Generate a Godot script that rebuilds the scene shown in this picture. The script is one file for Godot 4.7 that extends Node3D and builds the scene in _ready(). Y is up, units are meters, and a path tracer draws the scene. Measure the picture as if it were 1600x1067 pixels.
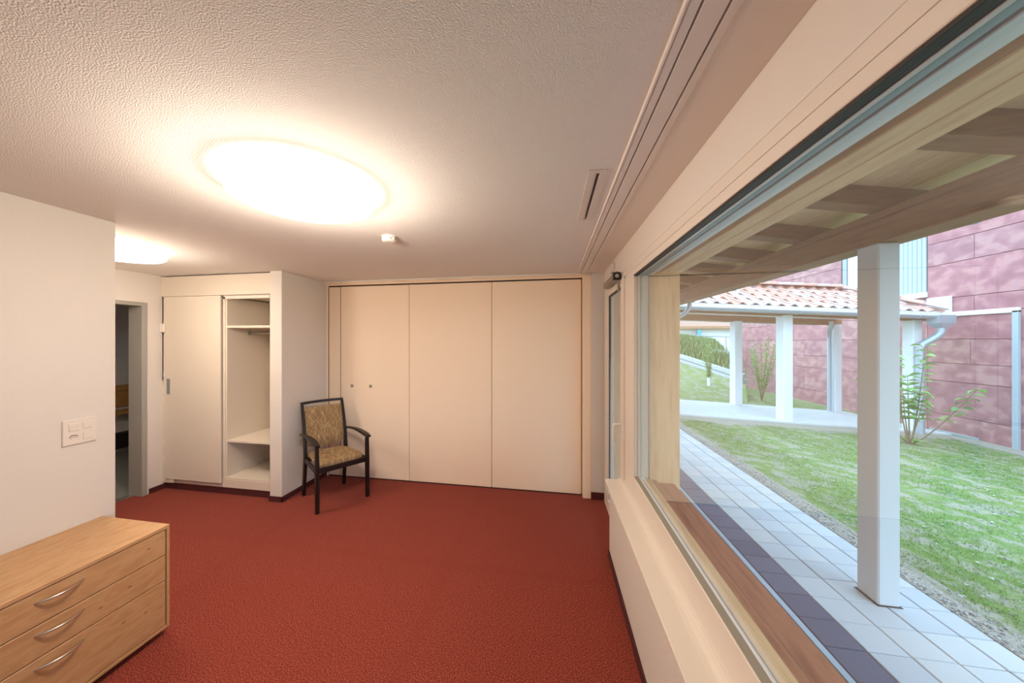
extends Node3D

var M := {}
var used := {}
var rng := RandomNumberGenerator.new()

# ---------------------------------------------------------------- naming
func numbered(called: String) -> String:
	if not used.has(called):
		used[called] = 0
		return called
	used[called] += 1
	return "%s_%03d" % [called, used[called]]

func tag(o: Node, label: String, category := "", group := "") -> Node:
	o.set_meta("label", label)
	if category: o.set_meta("category", category)
	if group: o.set_meta("group", group)
	return o

func thing(called: String, label: String, category: String, at := Vector3.ZERO, turn := 0.0, group := "") -> Node3D:
	var o := Node3D.new()
	o.name = numbered(called)
	add_child(o)
	o.position = at
	o.rotation.y = turn
	tag(o, label, category, group)
	return o

func setting(called: String, label := "", category := "") -> Node3D:
	var o := Node3D.new()
	o.name = numbered(called)
	add_child(o)
	o.set_meta("kind", "structure")
	if label: tag(o, label, category)
	return o

func put(parent: Node, called: String, mesh: Mesh, m: Material, at := Vector3.ZERO, rot := Vector3.ZERO) -> MeshInstance3D:
	var o := MeshInstance3D.new()
	o.name = numbered(called) if parent == self else called
	o.mesh = mesh
	o.material_override = m
	o.cast_shadow = GeometryInstance3D.SHADOW_CASTING_SETTING_ON
	parent.add_child(o, true)
	o.position = at
	o.rotation = rot
	return o

func struct(called: String, mesh: Mesh, m: Material, label := "", category := "") -> MeshInstance3D:
	var o := put(self, called, mesh, m)
	o.set_meta("kind", "structure")
	if label: tag(o, label, category)
	return o

# ---------------------------------------------------------------- shapes
func begin() -> SurfaceTool:
	var st := SurfaceTool.new()
	st.begin(Mesh.PRIMITIVE_TRIANGLES)
	return st

func tri(st: SurfaceTool, p: Array, n: Array, uv: Array) -> void:
	var mid: Vector3 = n[0] + n[1] + n[2]
	var order := [0, 1, 2] if (p[2] - p[0]).cross(p[1] - p[0]).dot(mid) >= 0.0 else [0, 2, 1]
	for i in order:
		st.set_normal(n[i])
		st.set_uv(uv[i])
		st.add_vertex(p[i])

func quad(st: SurfaceTool, a: Vector3, b: Vector3, c: Vector3, d: Vector3, out: Vector3, grain := 2) -> void:
	var n := (c - a).cross(d - b).normalized()
	if n.dot(out) < 0.0: n = -n
	var p := [a, b, c, d]
	var uv := []
	for q in p: uv.append(flat_uv(q, n, grain))
	tri(st, [a, b, c], [n, n, n], [uv[0], uv[1], uv[2]])
	tri(st, [a, c, d], [n, n, n], [uv[0], uv[2], uv[3]])

# metres; u runs along the grain
func flat_uv(q: Vector3, n: Vector3, grain: int) -> Vector2:
	var m := n.abs()
	var drop := 0 if m.x >= m.y and m.x >= m.z else (1 if m.y >= m.z else 2)
	var rest := [0, 1, 2]
	rest.erase(drop)
	if drop != grain:
		rest.erase(grain)
		return Vector2(q[grain], q[rest[0]] + q[drop] * 0.37)
	return Vector2(q[rest[0]], q[rest[1]])

func box(st: SurfaceTool, a: Vector3, b: Vector3, grain := 2, bev := 0.003) -> SurfaceTool:
	var lo := Vector3(minf(a.x, b.x), minf(a.y, b.y), minf(a.z, b.z))
	var hi := Vector3(maxf(a.x, b.x), maxf(a.y, b.y), maxf(a.z, b.z))
	var e := minf(bev, 0.3 * minf(hi.x - lo.x, minf(hi.y - lo.y, hi.z - lo.z)))
	var mid := (lo + hi) / 2
	# corner (sx,sy,sz) pulled onto the face of axis k
	var cp := func(s: Vector3, k: int) -> Vector3:
		var v := Vector3.ZERO
		for i in 3:
			v[i] = (hi[i] if s[i] > 0 else lo[i]) - (0.0 if i == k or e <= 0.0 else s[i] * e)
		return v
	for k in 3:
		var i := (k + 1) % 3
		var j := (k + 2) % 3
		for sg in [-1.0, 1.0]:
			var c := []
			for t in [[-1, -1], [1, -1], [1, 1], [-1, 1]]:
				var s := Vector3.ZERO
				s[k] = sg; s[i] = t[0]; s[j] = t[1]
				c.append(cp.call(s, k))
			var out := Vector3.ZERO
			out[k] = sg
			quad(st, c[0], c[1], c[2], c[3], out, grain)
		if e > 0.0:
			for si in [-1.0, 1.0]:
				for sj in [-1.0, 1.0]:
					var s0 := Vector3.ZERO
					s0[k] = -1; s0[i] = si; s0[j] = sj
					var s1 := s0
					s1[k] = 1
					var out := Vector3.ZERO
					out[i] = si; out[j] = sj
					quad(st, cp.call(s0, i), cp.call(s1, i), cp.call(s1, j), cp.call(s0, j), out, grain)
	if e > 0.0:
		for sx in [-1.0, 1.0]:
			for sy in [-1.0, 1.0]:
				for sz in [-1.0, 1.0]:
					var s := Vector3(sx, sy, sz)
					var n := s.normalized()
					var p := [cp.call(s, 0), cp.call(s, 1), cp.call(s, 2)]
					tri(st, p, [n, n, n], [flat_uv(p[0], n, grain), flat_uv(p[1], n, grain), flat_uv(p[2], n, grain)])
	return st

func bx(a: Vector3, b: Vector3, grain := 2, bev := 0.003) -> Mesh:
	return box(begin(), a, b, grain, bev).commit()

# rings of equal length joined by faces; smooth across the ring when asked
func loft(st: SurfaceTool, rings: Array, smooth := false, caps := true) -> SurfaceTool:
	var k: int = rings[0].size()
	var cen := []
	for r in rings:
		var c := Vector3.ZERO
		for p in r: c += p
		cen.append(c / k)
	var vlen := 0.0
	for i in rings.size() - 1:
		var step: float = (cen[i + 1] - cen[i]).length()
		var ulen := 0.0
		for j in k:
			var j2 := (j + 1) % k
			var a: Vector3 = rings[i][j]
			var b: Vector3 = rings[i][j2]
			var c: Vector3 = rings[i + 1][j2]
			var d: Vector3 = rings[i + 1][j]
			var out: Vector3 = (a + b + c + d) / 4 - (cen[i] + cen[i + 1]) / 2
			var w: float = ((b - a).length() + (c - d).length()) / 2
			var uv := [Vector2(vlen, ulen), Vector2(vlen, ulen + w), Vector2(vlen + step, ulen + w), Vector2(vlen + step, ulen)]
			var n := (c - a).cross(d - b).normalized()
			if n.dot(out) < 0: n = -n
			var ns := [n, n, n, n]
			if smooth:
				ns = [ring_n(rings, cen, i, j), ring_n(rings, cen, i, j2), ring_n(rings, cen, i + 1, j2), ring_n(rings, cen, i + 1, j)]
			tri(st, [a, b, c], [ns[0], ns[1], ns[2]], [uv[0], uv[1], uv[2]])
			tri(st, [a, c, d], [ns[0], ns[2], ns[3]], [uv[0], uv[2], uv[3]])
			ulen += w
		vlen += step
	if caps:
		for e in [0, rings.size() - 1]:
			var out: Vector3 = cen[e] - cen[1 if e == 0 else e - 1]
			if out.length() < 1e-6: continue
			out = out.normalized()
			for j in k:
				var j2 := (j + 1) % k
				var p := [cen[e], rings[e][j], rings[e][j2]]
				tri(st, p, [out, out, out], [flat_uv(p[0], out, 0), flat_uv(p[1], out, 0), flat_uv(p[2], out, 0)])
	return st

func ring_n(rings: Array, cen: Array, i: int, j: int) -> Vector3:
	var k: int = rings[0].size()
	var along: Vector3 = rings[mini(i + 1, rings.size() - 1)][j] - rings[maxi(i - 1, 0)][j]
	var around: Vector3 = rings[i][(j + 1) % k] - rings[i][(j + k - 1) % k]
	var n := along.cross(around).normalized()
	return n if n.dot(rings[i][j] - cen[i]) >= 0 else -n

func ring_at(c: Vector3, ax: Vector3, ay: Vector3, n := 8) -> Array:
	var r := []
	for i in n:
		var t := TAU * i / n
		r.append(c + ax * cos(t) + ay * sin(t))
	return r

func rect_ring(c: Vector3, ax: Vector3, ay: Vector3) -> Array:
	return [c - ax - ay, c + ax - ay, c + ax + ay, c - ax + ay]

# rectangle with cut corners
func oct_ring(c: Vector3, ax: Vector3, ay: Vector3, cut := 0.25) -> Array:
	var f := 1.0 - cut
	return [c - ax * f - ay, c + ax * f - ay, c + ax - ay * f, c + ax + ay * f, c + ax * f + ay, c - ax * f + ay, c - ax + ay * f, c - ax - ay * f]

func tube(st: SurfaceTool, pts: Array, rad, sides := 10, caps := true) -> SurfaceTool:
	var rings := []
	var side := Vector3.ZERO
	for i in pts.size():
		var d: Vector3 = (pts[mini(i + 1, pts.size() - 1)] - pts[maxi(i - 1, 0)]).normalized()
		if side == Vector3.ZERO:
			side = d.cross(Vector3.UP if absf(d.y) < 0.9 else Vector3.RIGHT).normalized()
		side = (side - d * side.dot(d)).normalized()
		var up := d.cross(side)
		var r: float = rad[i] if rad is Array else rad
		rings.append(ring_at(pts[i], side * r, up * r, sides))
	return loft(st, rings, true, caps)

func lathe(st: SurfaceTool, prof: Array, seg := 32, c := Vector3.ZERO) -> SurfaceTool:
	for i in prof.size() - 1:
		var p: Vector2 = prof[i]
		var q: Vector2 = prof[i + 1]
		var nn := Vector2(q.y - p.y, p.x - q.x).normalized()
		for j in seg:
			var a := TAU * j / seg
			var b := TAU * (j + 1) / seg
			var ca := Vector3(cos(a), 0, sin(a))
			var cb := Vector3(cos(b), 0, sin(b))
			var v := [c + ca * p.x + Vector3.UP * p.y, c + cb * p.x + Vector3.UP * p.y, c + cb * q.x + Vector3.UP * q.y, c + ca * q.x + Vector3.UP * q.y]
			var na := ca * nn.x + Vector3.UP * nn.y
			var nb := cb * nn.x + Vector3.UP * nn.y
			var uv := Vector2.ZERO
			if p.x > 1e-6: tri(st, [v[0], v[1], v[2]], [na, nb, nb], [uv, uv, uv])
			if q.x > 1e-6: tri(st, [v[0], v[2], v[3]], [na, nb, na], [uv, uv, uv])
	return st

# polygon in the x-y plane pushed along z
func prism(st: SurfaceTool, poly: PackedVector2Array, z0: float, z1: float, grain := 2) -> SurfaceTool:
	var c := Vector2.ZERO
	for p in poly: c += p
	c /= poly.size()
	var ccw := not Geometry2D.is_polygon_clockwise(poly)
	for i in poly.size():
		var p := poly[i]
		var q := poly[(i + 1) % poly.size()]
		var d := q - p
		var o := Vector3(d.y, -d.x, 0) * (1.0 if ccw else -1.0)
		quad(st, Vector3(p.x, p.y, z0), Vector3(q.x, q.y, z0), Vector3(q.x, q.y, z1), Vector3(p.x, p.y, z1), o, grain)
	var t := Geometry2D.triangulate_polygon(poly)
	for z in [z0, z1]:
		var n := Vector3(0, 0, signf(z - (z0 + z1) / 2))
		for i in range(0, t.size(), 3):
			var v := []
			var uv := []
			for k in 3:
				var p := poly[t[i + k]]
				v.append(Vector3(p.x, p.y, z))
				uv.append(p)
			tri(st, v, [n, n, n], uv)
	return st

# ---------------------------------------------------------------- materials
func ntex(seed_: int, freq: float, cols: Array, octaves := 4, size := 512, kind := FastNoiseLite.TYPE_SIMPLEX_SMOOTH, warp := 0.0, offs := []) -> NoiseTexture2D:
	var n := FastNoiseLite.new()
	n.seed = seed_
	n.noise_type = kind
	n.frequency = freq
	n.fractal_octaves = octaves
	if octaves <= 1: n.fractal_type = FastNoiseLite.FRACTAL_NONE
	if warp > 0.0:
		n.domain_warp_enabled = true
		n.domain_warp_amplitude = warp
		n.domain_warp_frequency = freq
	var t := NoiseTexture2D.new()
	t.width = size
	t.height = size
	t.seamless = true
	t.noise = n
	if cols.size():
		var g := Gradient.new()
		var oo := PackedFloat32Array()
		var cc := PackedColorArray()
		for i in cols.size():
			oo.append(offs[i] if offs.size() else float(i) / (cols.size() - 1))
			cc.append(cols[i])
		g.offsets = oo
		g.colors = cc
		t.color_ramp = g
	return t

func mat(name_: String, c: Color, rough := 0.7, metal := 0.0, spec := 0.5) -> StandardMaterial3D:
	var m := StandardMaterial3D.new()
	m.resource_name = name_
	m.albedo_color = c
	m.roughness = rough
	m.metallic = metal
	m.metallic_specular = spec
	M[name_] = m
	return m

func tri_map(m: StandardMaterial3D, scale: float, world := true) -> void:
	m.uv1_triplanar = true
	m.uv1_world_triplanar = world
	m.uv1_scale = Vector3.ONE * scale

func relief(m: StandardMaterial3D, t: Texture2D, cm: float) -> void:
	m.heightmap_enabled = true
	m.heightmap_texture = t
	m.heightmap_scale = cm

func c8(r: int, g: int, b: int) -> Color:
	return Color(r / 255.0, g / 255.0, b / 255.0)

func materials() -> void:
	var grain := ntex(11, 0.11, [], 3)
	var m := mat("plaster_ceiling", c8(236, 230, 224), 0.95, 0.0, 0.2)
	relief(m, grain, 0.13)
	tri_map(m, 2.9)
	m = mat("plaster_wall", c8(222, 215, 207), 0.95, 0.0, 0.2)
	relief(m, grain, 0.10)
	tri_map(m, 2.4)
	mat("smooth_white", c8(236, 228, 219), 0.5)
	mat("window_white", c8(238, 228, 216), 0.35)
	mat("wardrobe_white", c8(222, 210, 194), 0.45)
	mat("cream_panel", c8(250, 228, 202), 0.6, 0.0, 0.35)
	mat("gap_black", c8(18, 16, 16), 0.8)  # black that stands in for shade in the partition gaps
	mat("seal_grey", c8(122, 104, 84), 0.6)
	m = mat("carpet", Color.WHITE, 1.0, 0.0, 0.1)
	m.albedo_texture = ntex(21, 0.22, [c8(78, 31, 25), c8(120, 52, 41), c8(150, 69, 55), c8(200, 114, 95)], 3, 1024, FastNoiseLite.TYPE_SIMPLEX_SMOOTH, 0.0, [0.15, 0.42, 0.6, 0.9])
	relief(m, ntex(22, 0.25, [], 2), 0.08)
	tri_map(m, 0.6)
	m.rim_enabled = true
	m.rim = 0.15
	m.rim_tint = 0.6
	mat("carpet_edge", c8(78, 25, 26), 0.9)
	m = mat("oak", Color(0.94, 0.92, 0.91), 0.42)
	m.albedo_texture = ntex(31, 0.012, [c8(194, 152, 106), c8(205, 163, 116), c8(213, 173, 127), c8(202, 159, 112), c8(210, 169, 122)], 5, 512, FastNoiseLite.TYPE_SIMPLEX_SMOOTH, 30.0, [0.1, 0.35, 0.55, 0.7, 0.9])
	m.uv1_scale = Vector3(0.5, 1.9, 1)
	m = mat("oak_dark", Color.WHITE, 0.5)
	m.albedo_texture = ntex(32, 0.012, [c8(176, 126, 66), c8(200, 150, 84)], 4)
	m.uv1_scale = Vector3(0.5, 3.0, 1)
	m = mat("knot", c8(140, 98, 60), 0.5)
	m = mat("spruce", Color.WHITE, 0.6)
	m.albedo_texture = ntex(33, 0.014, [c8(205, 164, 114), c8(224, 187, 136), c8(232, 198, 150), c8(214, 174, 122)], 5, 512, FastNoiseLite.TYPE_SIMPLEX_SMOOTH, 20.0)
	m.uv1_scale = Vector3(0.35, 3.2, 1)
	m = mat("spruce_brown", Color(0.92, 0.88, 0.86), 0.6)
	m.albedo_texture = ntex(34, 0.014, [c8(150, 106, 74), c8(178, 132, 96), c8(196, 150, 112), c8(164, 118, 82)], 5, 512, FastNoiseLite.TYPE_SIMPLEX_SMOOTH, 20.0)
	m.uv1_scale = Vector3(0.35, 3.2, 1)
	m = mat("beam_wood", Color(0.74, 0.68, 0.54), 0.6)
	m.albedo_texture = M.spruce_brown.albedo_texture
	m.uv1_scale = Vector3(0.35, 3.2, 1)
	mat("steel", c8(200, 196, 190), 0.28, 1.0)
	mat("aluminium", c8(196, 196, 196), 0.35, 0.9)
	mat("aluminium_dull", c8(150, 156, 160), 0.45, 0.6)
	mat("zinc", c8(176, 186, 194), 0.45, 0.5)
	mat("gasket", c8(46, 48, 48), 0.5)
	mat("taupe_metal", c8(210, 194, 172), 0.5)
	mat("pale_metal", c8(214, 216, 218), 0.4, 0.2)
	mat("seal_brown", c8(150, 138, 118), 0.5)
	mat("door_grey", c8(160, 156, 148), 0.5)
	mat("closer_grey", c8(158, 150, 140), 0.4, 0.6)
	mat("black_plastic", c8(24, 23, 24), 0.4)
	mat("white_plastic", c8(228, 219, 208), 0.35)
	mat("grille", c8(226, 216, 206), 0.5)
	mat("slot_dark", c8(70, 62, 52), 0.7)
	mat("chair_wood", c8(27, 19, 19), 0.35)
	m = mat("upholstery", Color.WHITE, 0.8, 0.0, 0.3)
	m.albedo_texture = fabric()
	m.uv1_scale = Vector3(2.3, 2.3, 1)
	m = mat("lamp_opal", c8(250, 246, 240), 0.4)
	m.emission_enabled = true
	m.emission = Color(1.0, 0.94, 0.87)
	m.emission_energy_multiplier = LAMP_GLOW
	m = mat("lamp_rim", c8(250, 246, 240), 0.4)
	m.emission_enabled = true
	m.emission = Color(1.0, 0.94, 0.87)
	m.emission_energy_multiplier = RIM_GLOW
	m = mat("glass", Color(1, 1, 1, 0.03), 0.0)
	m.transparency = BaseMaterial3D.TRANSPARENCY_ALPHA
	# outside
	var speck := ntex(41, 0.2, [c8(186, 188, 190), c8(200, 202, 204), c8(214, 215, 216)], 3)
	for v in 3:
		m = mat("paver_light_%d" % v, [c8(250, 250, 250), c8(240, 241, 243), c8(255, 252, 248)][v], 0.85)
		m.albedo_texture = speck
		relief(m, grain, 0.06)
		tri_map(m, 1.5)
	var speckd := ntex(42, 0.2, [c8(86, 92, 104), c8(100, 106, 119), c8(122, 128, 140)], 3)
	for v in 2:
		m = mat("paver_dark_%d" % v, [c8(250, 250, 255), c8(232, 232, 240)][v], 0.8)
		m.albedo_texture = speckd
		relief(m, grain, 0.06)
		tri_map(m, 1.5)
	m = mat("joint_sand", c8(112, 112, 110), 0.95)
	m = mat("concrete_white", Color.WHITE, 0.85)
	m.albedo_texture = ntex(43, 0.02, [c8(196, 196, 194), c8(212, 212, 210)], 4)
	tri_map(m, 0.4)
	m = mat("concrete_grey", Color.WHITE, 0.9)
	m.albedo_texture = ntex(44, 0.03, [c8(168, 170, 170), c8(192, 193, 192)], 4)
	tri_map(m, 0.5)
	mat("post_white", c8(202, 202, 202), 0.7)
	mat("render_white", c8(232, 233, 234), 0.8)
	m = mat("render_cream", c8(226, 208, 180), 0.85)
	m = mat("lawn_soil", Color.WHITE, 1.0, 0.0, 0.1)
	m.albedo_texture = ntex(45, 0.012, [c8(160, 152, 138), c8(150, 150, 124), c8(124, 138, 88), c8(108, 134, 70), c8(148, 150, 120)], 6, 1024, FastNoiseLite.TYPE_SIMPLEX_SMOOTH, 25.0, [0.15, 0.38, 0.5, 0.66, 0.85])
	relief(m, ntex(46, 0.08, [], 4), 1.2)
	tri_map(m, 0.22)
	m = mat("gravel_soil", Color.WHITE, 1.0, 0.0, 0.1)
	m.albedo_texture = ntex(47, 0.12, [c8(140, 130, 116), c8(172, 164, 150), c8(192, 186, 174)], 4)
	relief(m, ntex(48, 0.15, [], 3), 1.0)
	tri_map(m, 1.0)
	m = mat("grass_blade", Color.WHITE, 0.7, 0.0, 0.2)
	m.vertex_color_use_as_albedo = true
	m.backlight_enabled = true
	m.backlight = Color(0.3, 0.4, 0.15)
	m = mat("pebble", Color.WHITE, 0.9)
	m.vertex_color_use_as_albedo = true
	var rust := ntex(51, 0.011, [c8(156, 102, 104), c8(170, 114, 116), c8(178, 124, 125), c8(192, 142, 134), c8(180, 136, 138)], 7, 1024, FastNoiseLite.TYPE_SIMPLEX_SMOOTH, 60.0, [0.1, 0.4, 0.55, 0.7, 0.95])
	for v in 4:
		m = mat("red_panel_%d" % v, [c8(255, 250, 250), c8(242, 236, 240), c8(255, 255, 250), c8(248, 232, 236)][v], 0.55)
		m.albedo_texture = rust
		tri_map(m, 0.33)
		m.uv1_scale = Vector3(0.28, 0.28, 0.20)
		m.uv1_offset = Vector3(0.23 * v, 0.31 * v, 0.57 * v)
	mat("red_joint", c8(150, 96, 100), 0.8)
	for v in 3:
		m = mat("tile_%d" % v, [c8(208, 164, 148), c8(196, 170, 164), c8(204, 150, 132)][v], 0.85)
	mat("shutter_blue", c8(168, 176, 182), 0.5)
	mat("teal_paint", c8(60, 160, 170), 0.5)
	mat("bark", c8(132, 108, 84), 0.9)
	for v in 3:
		m = mat("leaf_%d" % v, [c8(112, 150, 84), c8(136, 170, 100), c8(96, 136, 84)][v], 0.6)
		m.backlight_enabled = true
		m.backlight = Color(0.35, 0.5, 0.2)
	mat("tile_floor_grey", c8(138, 138, 126), 0.5)
	mat("bench_shade", c8(34, 22, 20), 0.7)  # near-black for the shade under the bench

# pale stalks printed all over a tan cloth
func fabric() -> ImageTexture:
	var im := Image.create(512, 512, false, Image.FORMAT_RGB8)
	var r := RandomNumberGenerator.new()
	r.seed = 5
	im.fill(c8(150, 124, 90))
	for y in 512:
		for x in 512:
			var k := r.randf_range(-0.03, 0.03)
			var b := Color(0.56 + k, 0.455 + k, 0.325 + k)
			im.set_pixel(x, y, b)
	for i in 230:
		var p := Vector2(r.randf() * 512, r.randf() * 512)
		var a := r.randf_range(-0.9, 0.9) + PI / 2
		var len_ := r.randi_range(40, 150)
		var bend := r.randf_range(-0.006, 0.006)
		var tone := r.randf_range(0.02, 0.16)
		for s in len_:
			p += Vector2(cos(a), sin(a))
			a += bend
			var col := Color(0.72 + tone, 0.61 + tone, 0.46 + tone)
			im.set_pixel(posmod(int(p.x), 512), posmod(int(p.y), 512), col)
			im.set_pixel(posmod(int(p.x) + 1, 512), posmod(int(p.y), 512), col)
			if i % 3 == 0: im.set_pixel(posmod(int(p.x) + 2, 512), posmod(int(p.y), 512), col)
	return ImageTexture.create_from_image(im)

# ---------------------------------------------------------------- the room's measures
const LAMP_GLOW := 18.0
const RIM_GLOW := 10.0
const LAMP_LIGHT := 0.96
const CEIL := 2.40
const WX := 0.555          # inner face of the window wall
const OX := 0.864          # its outer face
const LX := -2.65          # left wall
const CXL := -4.32         # corridor's far wall
const BZ := -3.754         # partition
const NEAR_Z := 2.3        # wall behind the camera

func _ready() -> void:
	rng.seed = 7
	# camera: 12 mm class lens, level, slightly shifted
	var cam := Camera3D.new()
	cam.name = "camera"
	add_child(cam)
	cam.near = 0.05
	cam.far = 200.0
	cam.projection = Camera3D.PROJECTION_FRUSTUM
	cam.size = cam.near * 1067.0 / 525.0
	cam.frustum_offset = Vector2(cam.near * 35.0 / 525.0, 0.0)
	cam.position = Vector3(0, 1.665, 0)
	cam.rotation.y = atan(95.0 / 525.0)
	cam.current = true
	# overcast sky
	var env := Environment.new()
	var sky := Sky.new()
	var sm := ProceduralSkyMaterial.new()
	sm.sky_top_color = Color(0.69, 0.85, 0.96)
	sm.sky_horizon_color = Color(0.73, 0.87, 0.965)
	sm.ground_bottom_color = Color(0.55, 0.56, 0.55)
	sm.ground_horizon_color = Color(0.75, 0.77, 0.78)
	sm.sky_energy_multiplier = 1.0
	sm.ground_energy_multiplier = 0.6
	sky.sky_material = sm
	env.sky = sky
	env.background_mode = Environment.BG_SKY
	env.background_energy_multiplier = 6.2
	env.tonemap_mode = Environment.TONE_MAPPER_LINEAR
	env.tonemap_exposure = 1.0
	env.sdfgi_enabled = true
	env.ssao_enabled = true
	env.ssil_enabled = true
	var we := WorldEnvironment.new()
	we.name = "world"
	we.environment = env
	add_child(we)
	materials()
	room_shell()
	corridor_room()
	window_wall()
	partition()
	ceiling_fittings()
	wardrobe()
	dresser()
	chair(Vector3(-2.285, 0, -3.25), deg_to_rad(56.6))
	wall_switches()
	grounds()
	porch()
	red_building()
	walkway()
	plants()
	far_things()

# ---------------------------------------------------------------- room
func room_shell() -> void:
	struct("floor", bx(Vector3(-4.47, -0.2, -3.80), Vector3(WX, 0, NEAR_Z), 2, 0), M.carpet, "dark red carpet covering the whole room floor", "carpet")
	var ce := begin()
	var c0 := -4.2
	var c1 := NEAR_Z + 0.3
	box(ce, Vector3(-4.6, CEIL, c0), Vector3(0.1925, CEIL + 0.25, c1), 2, 0)
	box(ce, Vector3(0.2125, CEIL, c0), Vector3(OX, CEIL + 0.25, c1), 2, 0)
	box(ce, Vector3(0.1925, CEIL, c0), Vector3(0.2125, CEIL + 0.25, -2.083), 2, 0)
	box(ce, Vector3(0.1925, CEIL, -1.523), Vector3(0.2125, CEIL + 0.25, c1), 2, 0)
	box(ce, Vector3(0.1925, CEIL + 0.15, -2.083), Vector3(0.2125, CEIL + 0.25, -1.523), 2, 0)
	struct("ceiling", ce.commit(), M.plaster_ceiling, "white textured plaster ceiling above the red carpet", "ceiling")
	struct("wall_left", bx(Vector3(-4.6, 0, -1.635), Vector3(LX, CEIL, NEAR_Z), 2, 0.002), M.plaster_wall, "white plaster wall behind the oak dresser", "wall")
	struct("wall_near", bx(Vector3(-4.6, 0, NEAR_Z), Vector3(OX, CEIL, NEAR_Z + 0.2), 0, 0), M.plaster_wall)
	# pier between wardrobe and partition
	struct("wall_pier", bx(Vector3(-2.885, 0, -3.80), Vector3(-2.742, CEIL, -3.045), 1, 0.003), M.plaster_wall, "narrow white wall pier between the wardrobe and the cream partition", "wall")
	struct("wall_back", bx(Vector3(-4.6, 0, -3.9), Vector3(OX, CEIL, -3.80), 0, 0), M.plaster_wall)
	# short return right of the partition
	struct("wall_right_return", bx(Vector3(0.423, 0, -3.80), Vector3(WX + 0.05, CEIL, -3.69), 1, 0.002), M.plaster_wall, "short white wall strip between the partition and the glazed door", "wall")
	var t := 0.012
	struct("baseboard_pier_front", bx(Vector3(-2.89, 0, -3.045), Vector3(-2.742 + t, 0.055, -3.045 + t), 0, 0.002), M.carpet_edge)
	struct("baseboard_pier_side", bx(Vector3(-2.742, 0, -3.75), Vector3(-2.742 + t, 0.055, -3.045 + t), 2, 0.002), M.carpet_edge)
	struct("baseboard_wardrobe", bx(Vector3(CXL, 0, -3.115), Vector3(-2.885, 0.075, -3.10), 0, 0.002), M.carpet_edge)
	struct("baseboard_corridor", bx(Vector3(CXL, 0, -3.10), Vector3(CXL + t, 0.055, -2.95), 2, 0.002), M.carpet_edge)
	struct("baseboard_return", bx(Vector3(0.423, 0, -3.69), Vector3(0.553, 0.075, -3.69 + t), 0, 0.002), M.carpet_edge)
	struct("baseboard_right", bx(Vector3(0.438, 0, -2.73), Vector3(0.45, 0.05, NEAR_Z), 2, 0.002), M.carpet_edge)
	struct("baseboard_left", bx(Vector3(LX, 0, -1.635), Vector3(LX + t, 0.05, NEAR_Z), 2, 0.002), M.carpet_edge)

func corridor_room() -> void:
	# corridor wall with the door opening
	var w := setting("wall_corridor", "white corridor wall around the grey door frame", "wall")
	put(w, "wall_part", bx(Vector3(CXL - 0.15, 0, -3.80), Vector3(CXL, CEIL, -2.93), 1, 0), M.plaster_wall)
	put(w, "wall_part", bx(Vector3(CXL - 0.15, 2.085, -2.93), Vector3(CXL, CEIL, -1.98), 1, 0), M.plaster_wall)
	put(w, "wall_part", bx(Vector3(CXL - 0.15, 0, -1.98), Vector3(CXL, CEIL, -1.635), 1, 0), M.plaster_wall)
	var d := setting("door_1", "grey steel door frame in the corridor wall", "door frame")
	var f := 0.05
	put(d, "jamb", bx(Vector3(CXL - 0.17, 0, -2.93), Vector3(CXL + 0.012, 2.085, -2.93 + f), 1, 0.002), M.door_grey)
	put(d, "jamb", bx(Vector3(CXL - 0.17, 0, -1.98 - f), Vector3(CXL + 0.012, 2.085, -1.98), 1, 0.002), M.door_grey)
	put(d, "head", bx(Vector3(CXL - 0.17, 2.045, -2.93 + f), Vector3(CXL + 0.012, 2.085, -1.98 - f), 2, 0.002), M.door_grey)
	put(d, "threshold", bx(Vector3(CXL - 0.17, -0.01, -2.88), Vector3(CXL - 0.10, 0.006, -2.03), 2, 0.001), M.aluminium)
	# side room seen through it
	struct("floor_side_room", bx(Vector3(-6.5, -0.2, -4.9), Vector3(CXL - 0.15, 0, -1.2), 0, 0), M.tile_floor_grey, "grey floor of the side room beyond the door frame", "floor")
	struct("wall_side_room_far", bx(Vector3(-6.6, 0, -4.9), Vector3(-6.36, CEIL, -1.2), 2, 0), M.plaster_wall)
	struct("wall_side_room_left", bx(Vector3(-6.6, 0, -1.2), Vector3(CXL - 0.15, CEIL, -1.0), 2, 0), M.plaster_wall)
	struct("wall_side_room_right", bx(Vector3(-6.6, 0, -5.1), Vector3(CXL, CEIL, -4.9), 2, 0), M.plaster_wall)
	struct("wall_side_room_near", bx(Vector3(CXL - 0.15, 0, -4.9), Vector3(CXL, CEIL, -3.9), 2, 0), M.plaster_wall)
	struct("ceiling_side_room", bx(Vector3(-6.6, CEIL, -5.1), Vector3(-4.6, CEIL + 0.2, -1.0), 2, 0), M.plaster_ceiling)
	var b := thing("wooden_bench", "oak bench with a boarded back against the wall beyond the door", "bench", Vector3(-6.35, 0, -3.6))
	for i in 2:
		put(b, "back_board", bx(Vector3(0, 0.69 + 0.24 * i, -0.9), Vector3(0.025, 0.925 + 0.09 * i, 0.9), 2), M.oak_dark)
	put(b, "seat", bx(Vector3(0, 0.60, -0.9), Vector3(0.22, 0.65, 0.9), 2), M.oak_dark)
	put(b, "base", bx(Vector3(0, 0.09, -0.9), Vector3(0.12, 0.31, 0.9), 2), M.bench_shade)  # dark box painted in as the shadow below the seat
	for z in [-0.8, 0.8]:
		put(b, "bracket", bx(Vector3(0, 0.31, z - 0.02), Vector3(0.16, 0.60, z + 0.02), 1), M.oak_dark)
		put(b, "leg", bx(Vector3(0.02, 0, z - 0.03), Vector3(0.08, 0.09, z + 0.03), 1), M.bench_shade)

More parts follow.
